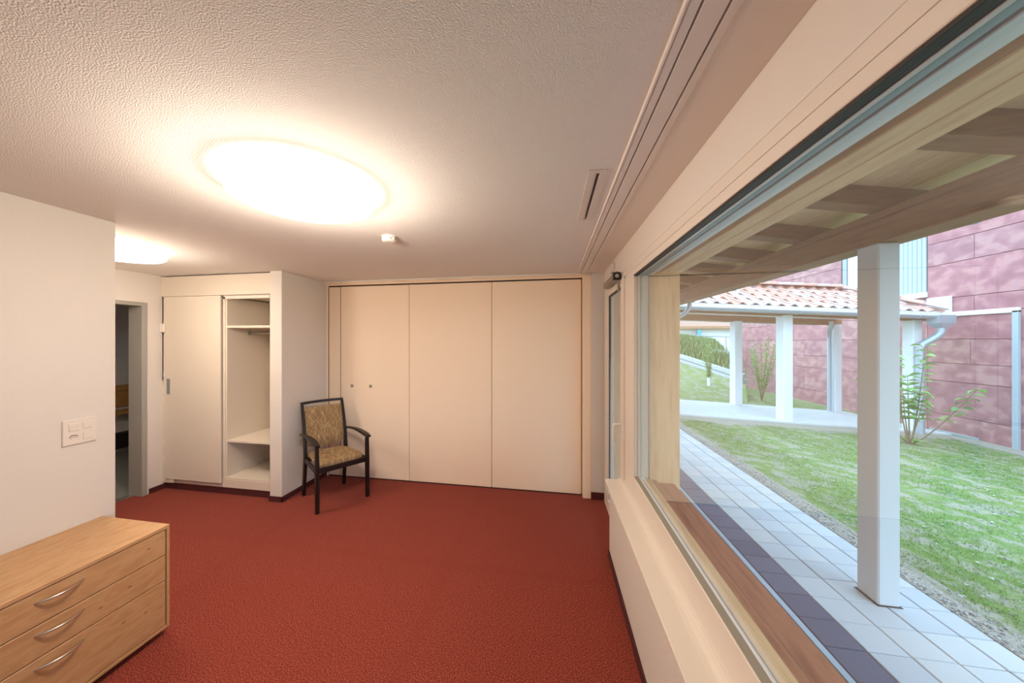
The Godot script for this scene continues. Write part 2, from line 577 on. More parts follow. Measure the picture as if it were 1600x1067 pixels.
func window_wall() -> void:
	var w := setting("wall_right", "white window wall above and around the big window", "wall")
	put(w, "header", bx(Vector3(WX, 2.205, -3.70), Vector3(OX, CEIL, NEAR_Z), 2, 0.001), M.smooth_white)
	put(w, "pier", bx(Vector3(WX, 0, 1.5), Vector3(OX, 2.205, NEAR_Z), 1, 0.001), M.plaster_wall)
	put(w, "pier", bx(Vector3(WX + 0.02, 0, -3.80), Vector3(OX, 2.205, -3.66), 1, 0.001), M.plaster_wall)
	put(w, "parapet", bx(Vector3(0.45, 0, -2.73), Vector3(0.68, 0.535, NEAR_Z), 2, 0.004), M.plaster_wall)
	put(w, "outer_parapet", bx(Vector3(0.68, -0.2, -2.62), Vector3(0.822, 0.66, NEAR_Z), 2, 0.002), M.render_cream)
	put(w, "outer_wall", bx(Vector3(OX - 0.16, -0.2, -6.0), Vector3(OX, 2.66, -3.70), 2, 0.002), M.render_cream)
	put(w, "outer_header", bx(Vector3(OX - 0.16, CEIL, -3.70), Vector3(OX, 2.66, NEAR_Z), 2, 0.002), M.spruce)
	# sill with a coved upstand
	var prof := PackedVector2Array([Vector2(0.43, 0.535), Vector2(0.43, 0.562), Vector2(0.433, 0.565), Vector2(0.515, 0.566), Vector2(0.532, 0.570), Vector2(0.545, 0.580), Vector2(0.552, 0.594), Vector2(0.556, 0.612), Vector2(0.60, 0.612), Vector2(0.60, 0.535)])
	struct("trim_1", prism(begin(), prof, -2.82, NEAR_Z).commit(), M.window_white, "white window sill running under the large window", "window sill")
	# window frame flush with the wall
	var win := setting("window_1", "large fixed window in a flush white frame overlooking the lawn", "window")
	var z0 := -2.65
	var z1 := 1.5
	put(win, "casing", bx(Vector3(WX, 2.1597, -3.66), Vector3(0.60, 2.2043, z1), 2, 0.001), M.window_white)
	put(win, "top_rail", bx(Vector3(WX, 2.118, -2.43), Vector3(0.598, 2.159, z1), 2, 0.002), M.window_white)
	put(win, "bottom_rail", bx(Vector3(WX, 0.612, -2.43), Vector3(0.598, 0.745, z1), 2, 0.003), M.window_white)
	put(win, "stile", bx(Vector3(WX, 0.566, z0 + 0.002), Vector3(0.600, 2.159, -2.43), 1, 0.002), M.window_white)
	put(win, "outer_profile", bx(Vector3(0.6005, 0.61, z0 + 0.002), Vector3(0.64, 2.159, -2.431), 1, 0.002), M.taupe_metal)
	put(win, "stile", bx(Vector3(WX, 0.60, z1 - 0.09), Vector3(0.64, 2.159, z1), 1, 0.002), M.window_white)
	# gasket seat behind the frame
	var ze := z1 - 0.09
	put(win, "gasket", bx(Vector3(0.560, 2.110, -2.43), Vector3(0.5745, 2.1185, ze), 2, 0.001), M.gasket)
	put(win, "gasket", bx(Vector3(0.5755, 2.112, -2.43), Vector3(0.5865, 2.1185, ze), 2, 0.001), M.gasket)
	put(win, "glazing_strip", bx(Vector3(0.5875, 2.1105, -2.43), Vector3(0.6005, 2.1185, ze), 2, 0.001), M.pale_metal)
	put(win, "gasket", bx(Vector3(0.560, 0.735, -2.43), Vector3(0.5885, 0.747, ze), 2, 0.001), M.seal_brown)
	put(win, "glazing_strip", bx(Vector3(0.5895, 0.730, -2.43), Vector3(0.6045, 0.741, ze), 2, 0.001), M.pale_metal)
	put(win, "gasket", bx(Vector3(0.560, 0.747, -2.432), Vector3(0.580, 2.110, -2.424), 1, 0.001), M.taupe_metal)
	put(win, "glazing_strip", bx(Vector3(0.583, 0.747, -2.432), Vector3(0.600, 2.110, -2.424), 1, 0.001), M.taupe_metal)
	var pane := put(win, "pane", bx(Vector3(0.6055, 0.735, -2.428), Vector3(0.6105, 2.116, ze), 2, 0), M.glass)
	tag(pane, "clear reflecting window glass")
	# outer metal profiles and timber lining
	put(win, "outer_profile", bx(Vector3(0.606, 2.116, -2.44), Vector3(0.628, 2.16, z1), 2, 0.002), M.aluminium_dull)
	put(win, "outer_profile", bx(Vector3(0.637, 2.116, -2.44), Vector3(0.684, 2.16, z1), 2, 0.002), M.pale_metal)
	put(win, "outer_profile", bx(Vector3(0.640, 0.72, -2.447), Vector3(0.652, 2.15, -2.436), 1, 0.001), M.taupe_metal)
	put(win, "outer_profile", bx(Vector3(0.658, 0.72, -2.455), Vector3(0.666, 2.15, -2.445), 1, 0.001), M.seal_brown)
	put(win, "head_board", bx(Vector3(0.727, 2.124, -2.47), Vector3(0.792, 2.28, z1), 2, 0.003), M.spruce)
	put(win, "head_board", bx(Vector3(0.7945, 2.125, -2.47), Vector3(OX, 2.28, z1), 2, 0.003), M.spruce)
	put(win, "blind_slot", bx(Vector3(0.684, 2.165, -2.47), Vector3(0.727, 2.205, z1), 2, 0.001), M.spruce_brown)
	put(win, "jamb_board", bx(Vector3(0.64, 0.64, -2.60), Vector3(OX, 2.205, -2.47), 1, 0.004), M.spruce)
	put(win, "jamb_board", bx(Vector3(0.64, 0.64, z1), Vector3(OX, 2.205, z1 + 0.03), 1, 0.004), M.spruce)
	put(win, "sill_board", bx(Vector3(0.612, 0.665, -2.47), Vector3(0.674, 0.728, z1), 2, 0.004), M.spruce)
	put(win, "sill_board", bx(Vector3(0.676, 0.66, -2.47), Vector3(0.715, 0.716, z1), 2, 0.003), M.spruce_brown)
	put(win, "sill_board", bx(Vector3(0.717, 0.66, -2.47), Vector3(0.830, 0.699, z1), 2, 0.004), M.spruce_brown)
	put(w, "door_jamb_board", bx(Vector3(0.645, 0, -3.66), Vector3(OX, 2.205, -3.63), 1, 0.004), M.spruce)
	put(w, "door_jamb_board", bx(Vector3(0.645, 0, -2.66), Vector3(OX, 2.205, -2.62), 1, 0.004), M.spruce)
	glazed_door()

func glazed_door() -> void:
	var d := setting("door_2", "white glazed door with a closer at the far end of the window wall", "door")
	var za := -3.66
	var zb := -2.655
	put(d, "frame", bx(Vector3(WX, 0, za), Vector3(0.64, 2.158, za + 0.06), 1, 0.002), M.window_white)
	put(d, "frame", bx(Vector3(WX + 0.004, 0, zb - 0.04), Vector3(0.64, 2.158, zb), 1, 0.002), M.window_white)
	var l0 := za + 0.064
	var l1 := zb - 0.048
	# leaf: four rails around the glass
	var leaf := put(d, "leaf", box(box(box(box(begin(), Vector3(0.545, 0.02, l0), Vector3(0.60, 2.155, l0 + 0.20), 1), Vector3(0.545, 0.02, l1 - 0.095), Vector3(0.60, 2.155, l1), 1), Vector3(0.545, 2.10, l0 + 0.20), Vector3(0.60, 2.155, l1 - 0.095), 2), Vector3(0.545, 0.02, l0 + 0.20), Vector3(0.60, 0.14, l1 - 0.095), 2).commit(), M.window_white)
	put(leaf, "pane", bx(Vector3(0.565, 0.14, l0 + 0.20), Vector3(0.571, 2.10, l1 - 0.095), 2, 0), M.glass)
	put(leaf, "glazing_bead", bx(Vector3(0.556, 0.14, l0 + 0.20), Vector3(0.564, 2.10, l0 + 0.215), 1, 0.001), M.slot_dark)
	put(leaf, "glazing_bead", bx(Vector3(0.556, 2.088, l0 + 0.215), Vector3(0.564, 2.10, l1 - 0.095), 2, 0.001), M.slot_dark)
	var h := Vector3(0.545, 1.02, l1 - 0.048)
	var hd := put(d, "handle", tube(begin(), [h, h + Vector3(-0.045, 0.0, 0), h + Vector3(-0.055, -0.004, 0), h + Vector3(-0.06, -0.02, 0), h + Vector3(-0.063, -0.08, 0), h + Vector3(-0.060, -0.125, 0), h + Vector3(-0.052, -0.14, 0)], [0.011, 0.011, 0.012, 0.011, 0.010, 0.010, 0.008], 10).commit(), M.white_plastic)
	put(hd, "escutcheon", bx(Vector3(0.537, 0.965, h.z - 0.016), Vector3(0.547, 1.06, h.z + 0.016), 1, 0.003), M.white_plastic)
	var c := thing("door_closer", "grey overhead door closer with a black end cap on the glazed door", "door closer", Vector3(0.545, 2.155, -3.0))
	put(c, "body", bx(Vector3(-0.055, 0.0, -0.30), Vector3(-0.0, 0.055, 0.19), 2, 0.006), M.closer_grey)
	put(c, "end_cap", bx(Vector3(-0.058, -0.003, 0.19), Vector3(0.0, 0.058, 0.215), 2, 0.006), M.black_plastic)
	var ring := lathe(begin(), [Vector2(0.006, 0), Vector2(0.006, 0.004), Vector2(0.013, 0.004), Vector2(0.013, 0)], 16)
	put(c, "ring", ring.commit(), M.white_plastic, Vector3(-0.029, 0.028, 0.2155), Vector3(PI / 2, 0, 0))
	put(c, "arm", bx(Vector3(-0.03, 0.058, -0.1), Vector3(-0.012, 0.066, 0.2), 2, 0.002), M.closer_grey)
	put(c, "stop", bx(Vector3(-0.02, -0.09, 0.17), Vector3(-0.005, -0.003, 0.19), 1, 0.002), M.closer_grey)
	var s := thing("door_sensor", "small white box on the wall above the glazed door", "sensor", Vector3(WX, 2.27, -3.12))
	put(s, "body", bx(Vector3(-0.035, 0, -0.05), Vector3(0, 0.08, 0.05), 1, 0.006), M.white_plastic)
	put(s, "cover", bx(Vector3(-0.04, 0.008, -0.042), Vector3(-0.035, 0.072, 0.042), 1, 0.002), M.white_plastic)

# ---------------------------------------------------------------- movable partition
func partition() -> void:
	var p := thing("movable_partition", "cream movable partition wall of tall panels closing the back of the room", "partition", Vector3(0, 0, BZ))
	var top := 2.346
	var bot := 0.012
	put(p, "panel", bx(Vector3(-2.712, bot, -0.03), Vector3(-2.555, top - 0.006, -0.006), 1, 0.003), M.cream_panel)
	var edges := [-2.548, -1.6485, -0.6555, 0.331]
	for i in 3:
		var pn := put(p, "panel", bx(Vector3(edges[i] + 0.0025, bot, -0.04), Vector3(edges[i + 1] - 0.0025, top - 0.006, 0.0), 1, 0.003), M.cream_panel)
		if i == 0:
			for x in [-2.394, -2.147]:
				put(pn, "knob", lathe(begin(), [Vector2(0.0, 0.004), Vector2(0.018, 0.004), Vector2(0.021, 0.0), Vector2(0.021, -0.004)], 24).commit(), M.steel, Vector3(x, 1.122, 0.0), Vector3(PI / 2, 0, 0))
	# grooves between the panels are open onto a cream core
	put(p, "core", bx(Vector3(-2.73, 0, -0.045), Vector3(0.42, 2.37, -0.04), 0, 0), M.cream_panel)
	put(p, "gap_shade", bx(Vector3(-2.712, 2.3405, -0.036), Vector3(0.337, 2.3538, -0.008), 0, 0.001), M.gap_black)  # black strip paints the shade of the gap above the panels
	put(p, "gap_shade", bx(Vector3(-2.712, 0.0, -0.036), Vector3(0.337, 0.0118, -0.006), 0, 0.001), M.gap_black)  # same for the gap at the floor: shade as a black strip
	for x in [-2.7165, -2.5515]:
		put(p, "seal_strip", bx(Vector3(x - 0.003, bot, -0.03), Vector3(x + 0.003, top - 0.006, -0.004), 1, 0.001), M.seal_grey)
	put(p, "end_post", bx(Vector3(-2.742, 0, -0.04), Vector3(-2.7205, top + 0.02, 0.006), 1, 0.002), M.cream_panel)
	put(p, "end_post", bx(Vector3(0.338, 0, -0.04), Vector3(0.423, top + 0.025, 0.065), 1, 0.003), M.cream_panel)
	put(p, "header", bx(Vector3(-2.742, 2.354, -0.04), Vector3(0.338, CEIL, 0.02), 0, 0.002), M.cream_panel)
	put(p, "header_trim", bx(Vector3(-2.742, 2.372, 0.02), Vector3(0.42, 2.384, 0.045), 0, 0.003), M.cream_panel)
	put(p, "header_trim", bx(Vector3(-2.742, 2.384, 0.02), Vector3(0.42, CEIL, 0.06), 0, 0.003), M.smooth_white)

# ---------------------------------------------------------------- on the ceiling
func ceiling_fittings() -> void:
	ceiling_lamp(Vector3(-1.151, CEIL, -1.416), 0.316, "large round white ceiling lamp glowing in the middle of the room", 1.0)
	ceiling_lamp(Vector3(-3.30, CEIL, -2.03), 0.30, "round white ceiling lamp glowing in the corridor by the wardrobe", 0.36)
	var s := thing("smoke_detector", "small round white smoke detector on the ceiling", "smoke detector", Vector3(-1.112, CEIL, -2.19))
	put(s, "base", lathe(begin(), [Vector2(0.0, -0.012), Vector2(0.05, -0.012), Vector2(0.052, -0.008), Vector2(0.052, 0.0)], 28).commit(), M.white_plastic)
	put(s, "chamber", lathe(begin(), [Vector2(0.036, -0.03), Vector2(0.044, -0.028), Vector2(0.044, -0.012)], 28).commit(), M.grille)
	put(s, "cap", lathe(begin(), [Vector2(0.0, -0.045), Vector2(0.034, -0.044), Vector2(0.046, -0.038), Vector2(0.049, -0.031), Vector2(0.044, -0.030), Vector2(0.0, -0.030)], 28).commit(), M.white_plastic)
	for k in 10:
		var a := TAU * k / 10
		put(s, "rib", bx(Vector3(-0.003, -0.032, 0.038), Vector3(0.003, -0.010, 0.049), 1, 0.001), M.white_plastic, Vector3.ZERO, Vector3(0, a, 0))
	var v := thing("slot_vent", "narrow white slot air vent set in the ceiling beside the rail", "vent", Vector3(0.2025, CEIL, -1.803))
	put(v, "plate", box(box(begin(), Vector3(-0.041, -0.004, -0.307), Vector3(-0.010, 0, 0.307), 2, 0.001), Vector3(0.010, -0.004, -0.307), Vector3(0.041, 0, 0.307), 2, 0.001).commit(), M.grille)
	for sgn in [-1, 1]:
		put(v, "end_plate", bx(Vector3(-0.010, -0.004, sgn * 0.28), Vector3(0.010, 0, sgn * 0.307), 2, 0.001), M.grille)
	put(v, "blade", bx(Vector3(-0.009, -0.001, -0.279), Vector3(-0.003, 0.012, 0.279), 2, 0.0005), M.grille)
	var r := thing("curtain_rail", "white double curtain rail running along the ceiling by the window", "curtain rail", Vector3(0.0, CEIL, 0))
	var lo := -0.015
	put(r, "edge_strip", bx(Vector3(0.282, lo - 0.001, -3.66), Vector3(0.290, 0, NEAR_Z), 2, 0.002), M.smooth_white)
	put(r, "profile", bx(Vector3(0.291, lo, -3.66), Vector3(0.3155, 0, NEAR_Z), 2, 0.002), M.smooth_white)
	put(r, "profile", bx(Vector3(0.3205, lo, -3.66), Vector3(0.3745, 0, NEAR_Z), 2, 0.002), M.smooth_white)
	put(r, "profile", bx(Vector3(0.3795, lo, -3.66), Vector3(0.402, 0, NEAR_Z), 2, 0.002), M.smooth_white)
	for x in [0.318, 0.377]:
		put(r, "channel", bx(Vector3(x - 0.0025, -0.001, -3.66), Vector3(x + 0.0025, 0, NEAR_Z), 2, 0), M.smooth_white)
	struct("ceiling_strip", bx(Vector3(0.402, CEIL - 0.012, -3.69), Vector3(WX, CEIL, NEAR_Z), 2, 0.001), M.smooth_white, "smooth ceiling strip between the curtain rail and window wall", "ceiling")

func ceiling_lamp(at: Vector3, r: float, label: String, share: float) -> void:
	var o := thing("ceiling_lamp", label, "ceiling lamp", at, 0.0, "round ceiling lamps")
	put(o, "base_plate", lathe(begin(), [Vector2(r - 0.03, -0.006), Vector2(r - 0.03, 0)], 48).commit(), M.white_plastic)
	put(o, "lamp_shade", lathe(begin(), [Vector2(0.0, -0.078), Vector2(r * 0.5, -0.0775), Vector2(r * 0.8, -0.076), Vector2(r - 0.022, -0.072)], 72).commit(), M.lamp_opal)
	put(o, "lamp_rim", lathe(begin(), [Vector2(r - 0.022, -0.072), Vector2(r - 0.008, -0.064), Vector2(r - 0.002, -0.050), Vector2(r, -0.030), Vector2(r, -0.0005)], 72).commit(), M.lamp_rim)
	var l := OmniLight3D.new()
	l.name = "lamp_light"
	l.light_energy = LAMP_LIGHT * share
	l.light_color = Color(1.0, 0.935, 0.865)
	l.light_size = 0.09
	l.shadow_enabled = true
	l.omni_range = 14.0
	l.omni_attenuation = 2.0
	l.position = Vector3(0, -0.225, 0)
	o.add_child(l)

# ---------------------------------------------------------------- wardrobe
func wardrobe() -> void:
	var w := thing("wardrobe", "built-in white wardrobe with sliding door standing half open", "wardrobe", Vector3(CXL, 0, -3.08))
	var W := 1.43   # to the pier
	var d := 0.60
	var b: Material = M.wardrobe_white
	var ol := 0.845  # left side of the open half
	put(w, "plinth", bx(Vector3(0.0, 0.075, -0.04), Vector3(W, 0.165, -0.012), 0, 0.002), b)
	put(w, "back_panel", bx(Vector3(0.0, 0.165, -d), Vector3(W, 2.38, -d + 0.012), 1, 0), b)
	put(w, "side_panel", bx(Vector3(0.0, 0.075, -d), Vector3(0.02, 2.38, 0.0), 1, 0.002), b)
	put(w, "side_panel", bx(Vector3(W - 0.02, 0.075, -d), Vector3(W, 2.38, -0.02), 1, 0.002), b)
	put(w, "stile", bx(Vector3(ol - 0.07, 0.165, -0.034), Vector3(ol - 0.021, 2.15, -0.014), 1, 0.002), b)
	put(w, "divider", bx(Vector3(ol - 0.02, 0.165, -d), Vector3(ol, 2.15, -0.02), 1, 0.002), b)
	put(w, "bottom_panel", bx(Vector3(0.02, 0.165, -d), Vector3(W - 0.02, 0.186, -0.014), 0, 0.002), b)
	put(w, "top_panel", bx(Vector3(0.02, 2.16, -d), Vector3(W - 0.02, 2.18, -0.02), 0, 0.002), b)
	put(w, "shelf", bx(Vector3(ol, 1.812, -d + 0.012), Vector3(W - 0.02, 1.838, -0.02), 0, 0.002), b)
	put(w, "shelf", bx(Vector3(ol, 0.566, -d + 0.012), Vector3(W - 0.02, 0.586, -0.02), 0, 0.002), b)
	put(w, "fascia", bx(Vector3(0.0, 2.168, -0.02), Vector3(W, 2.388, 0.016), 0, 0.002), b)
	var tr := put(w, "track", box(box(begin(), Vector3(ol - 0.03, 2.126, -0.03), Vector3(W, 2.160, -0.008), 0, 0.002), Vector3(ol - 0.03, 2.130, -0.008), Vector3(W, 2.156, -0.002), 0, 0.002).commit(), M.white_plastic)
	put(tr, "end_stop", bx(Vector3(W - 0.03, 2.134, -0.002), Vector3(W - 0.006, 2.154, 0.002), 0, 0.001), M.slot_dark)
	put(tr, "end_stop", bx(Vector3(ol - 0.028, 2.128, -0.002), Vector3(ol - 0.004, 2.150, 0.002), 0, 0.001), M.slot_dark)
	var dr := put(w, "sliding_door", bx(Vector3(0.066, 0.128, 0.0), Vector3(0.802, 2.164, 0.02), 1, 0.003), b)
	var hd := put(dr, "handle", box(box(box(box(begin(), Vector3(0.090, 1.072, 0.019), Vector3(0.095, 1.25, 0.0235), 1, 0.001), Vector3(0.133, 1.072, 0.019), Vector3(0.138, 1.25, 0.0235), 1, 0.001), Vector3(0.095, 1.245, 0.019), Vector3(0.133, 1.25, 0.0235), 0, 0.001), Vector3(0.095, 1.072, 0.019), Vector3(0.133, 1.077, 0.0235), 0, 0.001).commit(), M.steel)
	tag(hd, "recessed steel finger pull")
	put(hd, "cup", bx(Vector3(0.095, 1.077, 0.019), Vector3(0.133, 1.245, 0.0205), 1, 0), M.aluminium_dull)
	put(dr, "guide", bx(Vector3(0.10, 0.082, 0.0), Vector3(0.17, 0.128, 0.012), 0, 0.003), M.white_plastic)
	# panel strip left of the door, with the doorway's switches
	put(w, "filler_strip", bx(Vector3(0.0, 0.075, -0.012), Vector3(0.10, 2.168, 0.0), 1, 0.001), b)
	var rod := put(w, "hanging_rail", tube(begin(), [Vector3(ol, 1.762, -0.30), Vector3(W - 0.02, 1.762, -0.30)], 0.0125, 14).commit(), M.steel)
	for x in [ol, W - 0.026]:
		put(rod, "socket", bx(Vector3(x, 1.742, -0.32), Vector3(x + 0.006, 1.786, -0.28), 1, 0.002), M.aluminium_dull)
	for q in [[1.766, 1.867, "white thermostat box on the strip beside the wardrobe sliding door"]]:
		var t := thing("thermostat", q[2], "thermostat", Vector3(CXL + 0.024, q[0], -3.0775))
		put(t, "housing", bx(Vector3(-0.02, 0, 0), Vector3(0.039, 0.1, 0.026), 1, 0.004), M.white_plastic)
		put(t, "dial", bx(Vector3(-0.004, 0.03, 0.026), Vector3(0.03, 0.07, 0.029), 1, 0.001), M.white_plastic)
	var k := 0
	for y in [1.30, 1.11, 0.53, 0.33]:
		var lab: String = ["white switch plate above the sliding door's finger pull height", "white switch plate beside the wardrobe's finger pull", "white socket plate low beside the sliding door, upper one", "white socket plate low beside the sliding door, lowest one"][k]
		var t := thing("socket_plate", lab, "socket", Vector3(CXL + 0.022, y - 0.04, -3.080), 0.0, "switch and socket plates beside the wardrobe")
		put(t, "plate", bx(Vector3(0, 0, 0), Vector3(0.04, 0.08, 0.007), 1, 0.002), M.white_plastic)
		put(t, "rocker" if k < 2 else "insert", bx(Vector3(0.008, 0.02, 0.007), Vector3(0.032, 0.06, 0.010), 1, 0.001), M.white_plastic)
		k += 1

# ---------------------------------------------------------------- dresser
func dresser() -> void:
	var d := thing("dresser", "low oak dresser with three drawers along the left wall", "dresser", Vector3(LX + 0.002, 0, -1.571))
	var D := 0.499
	var L := 0.875
	var T := 0.618
	var B := 0.038
	put(d, "top", bx(Vector3(0, T - 0.019, 0), Vector3(D, T, L), 2, 0.0015), M.oak)
	put(d, "side", bx(Vector3(0, B, 0), Vector3(D, T - 0.0195, 0.016), 1, 0.0015), M.oak)
	put(d, "side", bx(Vector3(0, B, L - 0.016), Vector3(D, T - 0.0195, L), 1, 0.0015), M.oak)
	put(d, "bottom", bx(Vector3(0, B, 0.0165), Vector3(D, B + 0.016, L - 0.0165), 2, 0.0015), M.oak)
	put(d, "back", bx(Vector3(0, B + 0.0165, 0.0165), Vector3(0.01, T - 0.02, L - 0.0165), 2, 0), M.oak)
	put(d, "plinth", bx(Vector3(0.03, 0, 0.03), Vector3(D - 0.06, B, L - 0.03), 2, 0.002), M.oak)
	var rows := [[0.455, 0.5945], [0.313, 0.4505], [0.0575, 0.3085]]
	var hy := [0.553, 0.413, 0.271]
	for i in 3:
		var f := put(d, "drawer", bx(Vector3(D - 0.022, rows[i][0], 0.0195), Vector3(D - 0.003, rows[i][1], L - 0.0195), 2, 0.002), M.oak)
		var pts := []
		var rad := []
		for k in 17:
			var t := k / 16.0
			var a := (t - 0.5) * 2.0
			pts.append(Vector3(D - 0.004 + 0.030 * (1.0 - a * a), hy[i], 0.437 + 0.078 * a))
			rad.append(lerpf(0.0025, 0.0052, 1.0 - a * a))
		var h := put(f, "handle", tube(begin(), pts, rad, 10).commit(), M.steel)
		tag(h, "bowed brushed steel handle")
	# dark knots set in the veneer, as the photograph shows
	for k in [[0.10, 0.535], [0.185, 0.39], [0.30, 0.37], [0.115, 0.20], [0.21, 0.225]]:
		var n := lathe(begin(), [Vector2(0.0, 0.0006), Vector2(0.006, 0.0004), Vector2(0.009, 0.0)], 10)
		var o := put(d, "knot", n.commit(), M.knot, Vector3(D - 0.0032, k[1], k[0]), Vector3(0, 0, -PI / 2))
		o.scale = Vector3(0.5, 1.0, 1.3)

# ---------------------------------------------------------------- armchair; its front looks along local +z
func chair(at: Vector3, turn: float) -> void:
	var o := thing("armchair", "dark wooden armchair with patterned tan seat and back by the partition", "chair", at, turn)
	var m: Material = M.chair_wood
	var fw := 0.255
	var bw := 0.215
	var zf := 0.245
	var zb := -0.245
	for s in [-1.0, 1.0]:
		# front leg rises to the arm
		put(o, "leg", loft(begin(), [oct_ring(Vector3(s * fw, 0, zf), Vector3(0.017, 0, 0), Vector3(0, 0, 0.020)), oct_ring(Vector3(s * fw, 0.40, zf - 0.004), Vector3(0.018, 0, 0), Vector3(0, 0, 0.024)), oct_ring(Vector3(s * fw, 0.635, zf - 0.012), Vector3(0.016, 0, 0), Vector3(0, 0, 0.020))]).commit(), m)
		# rear leg runs up into the raked back
		var bx_: float = s * bw
		put(o, "leg", loft(begin(), [
			oct_ring(Vector3(bx_, 0, zb - 0.02), Vector3(0.016, 0, 0), Vector3(0, 0, 0.022)),
			oct_ring(Vector3(bx_, 0.42, zb + 0.035), Vector3(0.016, 0, 0), Vector3(0, 0, 0.026)),
			oct_ring(Vector3(bx_, 0.60, zb + 0.022), Vector3(0.015, 0, 0), Vector3(0, 0, 0.022)),
			oct_ring(Vector3(bx_, 0.80, zb - 0.022), Vector3(0.014, 0, 0), Vector3(0, 0, 0.018)),
			oct_ring(Vector3(bx_, 0.985, zb - 0.075), Vector3(0.013, 0, 0), Vector3(0, 0, 0.014))]).commit(), m)
		# bowed armrest
		var rings := []
		for k in 11:
			var t := k / 10.0
			var p := Vector3(s * lerpf(bw + 0.022, fw + 0.004, t), 0.655 + 0.034 * sin(PI * t * 0.93) - 0.014 * t, lerpf(zb - 0.045, zf + 0.028, t))
			rings.append(oct_ring(p, Vector3(lerpf(0.014, 0.030, smoothstep(0.0, 0.8, t)) * (1.0 if k < 10 else 0.75), 0, 0), Vector3(0, lerpf(0.010, 0.016, t) if k < 10 else 0.010, 0.0), 0.4))
		put(o, "armrest", loft(begin(), rings, true).commit(), m)
		put(o, "side_rail", loft(begin(), [oct_ring(Vector3(s * (bw - 0.0), 0.395, zb + 0.05), Vector3(0.011, 0, 0), Vector3(0, 0.026, 0)), oct_ring(Vector3(s * fw, 0.40, zf - 0.02), Vector3(0.011, 0, 0), Vector3(0, 0.026, 0))]).commit(), m)
	put(o, "front_rail", bx(Vector3(-fw + 0.015, 0.378, zf - 0.016), Vector3(fw - 0.015, 0.428, zf + 0.010), 0, 0.003), m)
	put(o, "rear_rail", bx(Vector3(-bw + 0.012, 0.37, zb + 0.02), Vector3(bw - 0.012, 0.42, zb + 0.042), 0, 0.003), m)
	# top rail, slightly curved
	var tr := []
	for k in 9:
		var t := k / 8.0 * 2.0 - 1.0
		tr.append(oct_ring(Vector3(t * (bw + 0.012), 0.985 + 0.004 * (1 - t * t), zb - 0.077 - 0.018 * (1 - t * t)), Vector3(0, 0.014, -0.002), Vector3(0, 0, 0.012), 0.3))
	put(o, "top_rail", loft(begin(), tr).commit(), m)
	# seat cushion: rounded trapezium
	var lay := [[0.424, 0.97], [0.432, 1.0], [0.452, 1.0], [0.466, 0.975], [0.474, 0.92], [0.478, 0.75], [0.480, 0.4], [0.481, 0.02]]
	var sr := []
	for l in lay:
		var r := []
		for k in 32:
			var a := TAU * k / 32
			var cx := signf(cos(a)) * pow(absf(cos(a)), 0.28)
			var cz := signf(sin(a)) * pow(absf(sin(a)), 0.28)
			var half := lerpf(bw - 0.022, fw - 0.022, (cz + 1) / 2)
			r.append(Vector3(cx * half * l[1], l[0], 0.010 + cz * 0.235 * l[1]))
		sr.append(r)
	# cushion UVs laid flat from above
	put(o, "seat", planar(loft(begin(), sr, true).commit(), Vector3.RIGHT, Vector3.BACK), M.upholstery)
	# upholstered back panel, bowed lower edge
	var st := begin()
	var nx := 12
	var ny := 14
	var q := func(i: int, j: int, side: float) -> Vector3:
		var u := float(i) / nx * 2.0 - 1.0
		var v := float(j) / ny
		var ylow := 0.535 - 0.03 * (1.0 - u * u)
		var y := lerpf(ylow, 0.935, v)
		var z := zb + 0.022
		if y > 0.60: z = lerpf(zb + 0.022, zb - 0.062, (y - 0.60) / 0.34)
		var edge := minf(minf(1.0 - absf(u), 1.0) * 6.0, minf(minf(v, 1.0 - v) * 8.0, 1.0))
		return Vector3(u * (bw - 0.012), y, z - 0.022 * (1.0 - u * u) + side * 0.016 * sqrt(clampf(edge, 0.05, 1.0)))
	for side in [-1.0, 1.0]:
		for i in nx:
			for j in ny:
				quad(st, q.call(i, j, side), q.call(i + 1, j, side), q.call(i + 1, j + 1, side), q.call(i, j + 1, side), Vector3(0, 0, side), 0)
	for i in nx:
		for j in [0, ny]:
			quad(st, q.call(i, j, -1.0), q.call(i + 1, j, -1.0), q.call(i + 1, j, 1.0), q.call(i, j, 1.0), Vector3(0, -1.0 if j == 0 else 1.0, 0), 0)
	for j in ny:
		for i in [0, nx]:
			quad(st, q.call(i, j, -1.0), q.call(i, j + 1, -1.0), q.call(i, j + 1, 1.0), q.call(i, j, 1.0), Vector3(-1.0 if i == 0 else 1.0, 0, 0), 1)
	put(o, "backrest", planar(st.commit(), Vector3.RIGHT, Vector3.UP), M.upholstery)

func planar(mesh: ArrayMesh, ax: Vector3, ay: Vector3) -> ArrayMesh:
	var a := mesh.surface_get_arrays(0)
	var uv := PackedVector2Array()
	for v in a[Mesh.ARRAY_VERTEX]: uv.append(Vector2(v.dot(ax), -v.dot(ay)))
	a[Mesh.ARRAY_TEX_UV] = uv
	var out := ArrayMesh.new()
	out.add_surface_from_arrays(Mesh.PRIMITIVE_TRIANGLES, a)
	return out

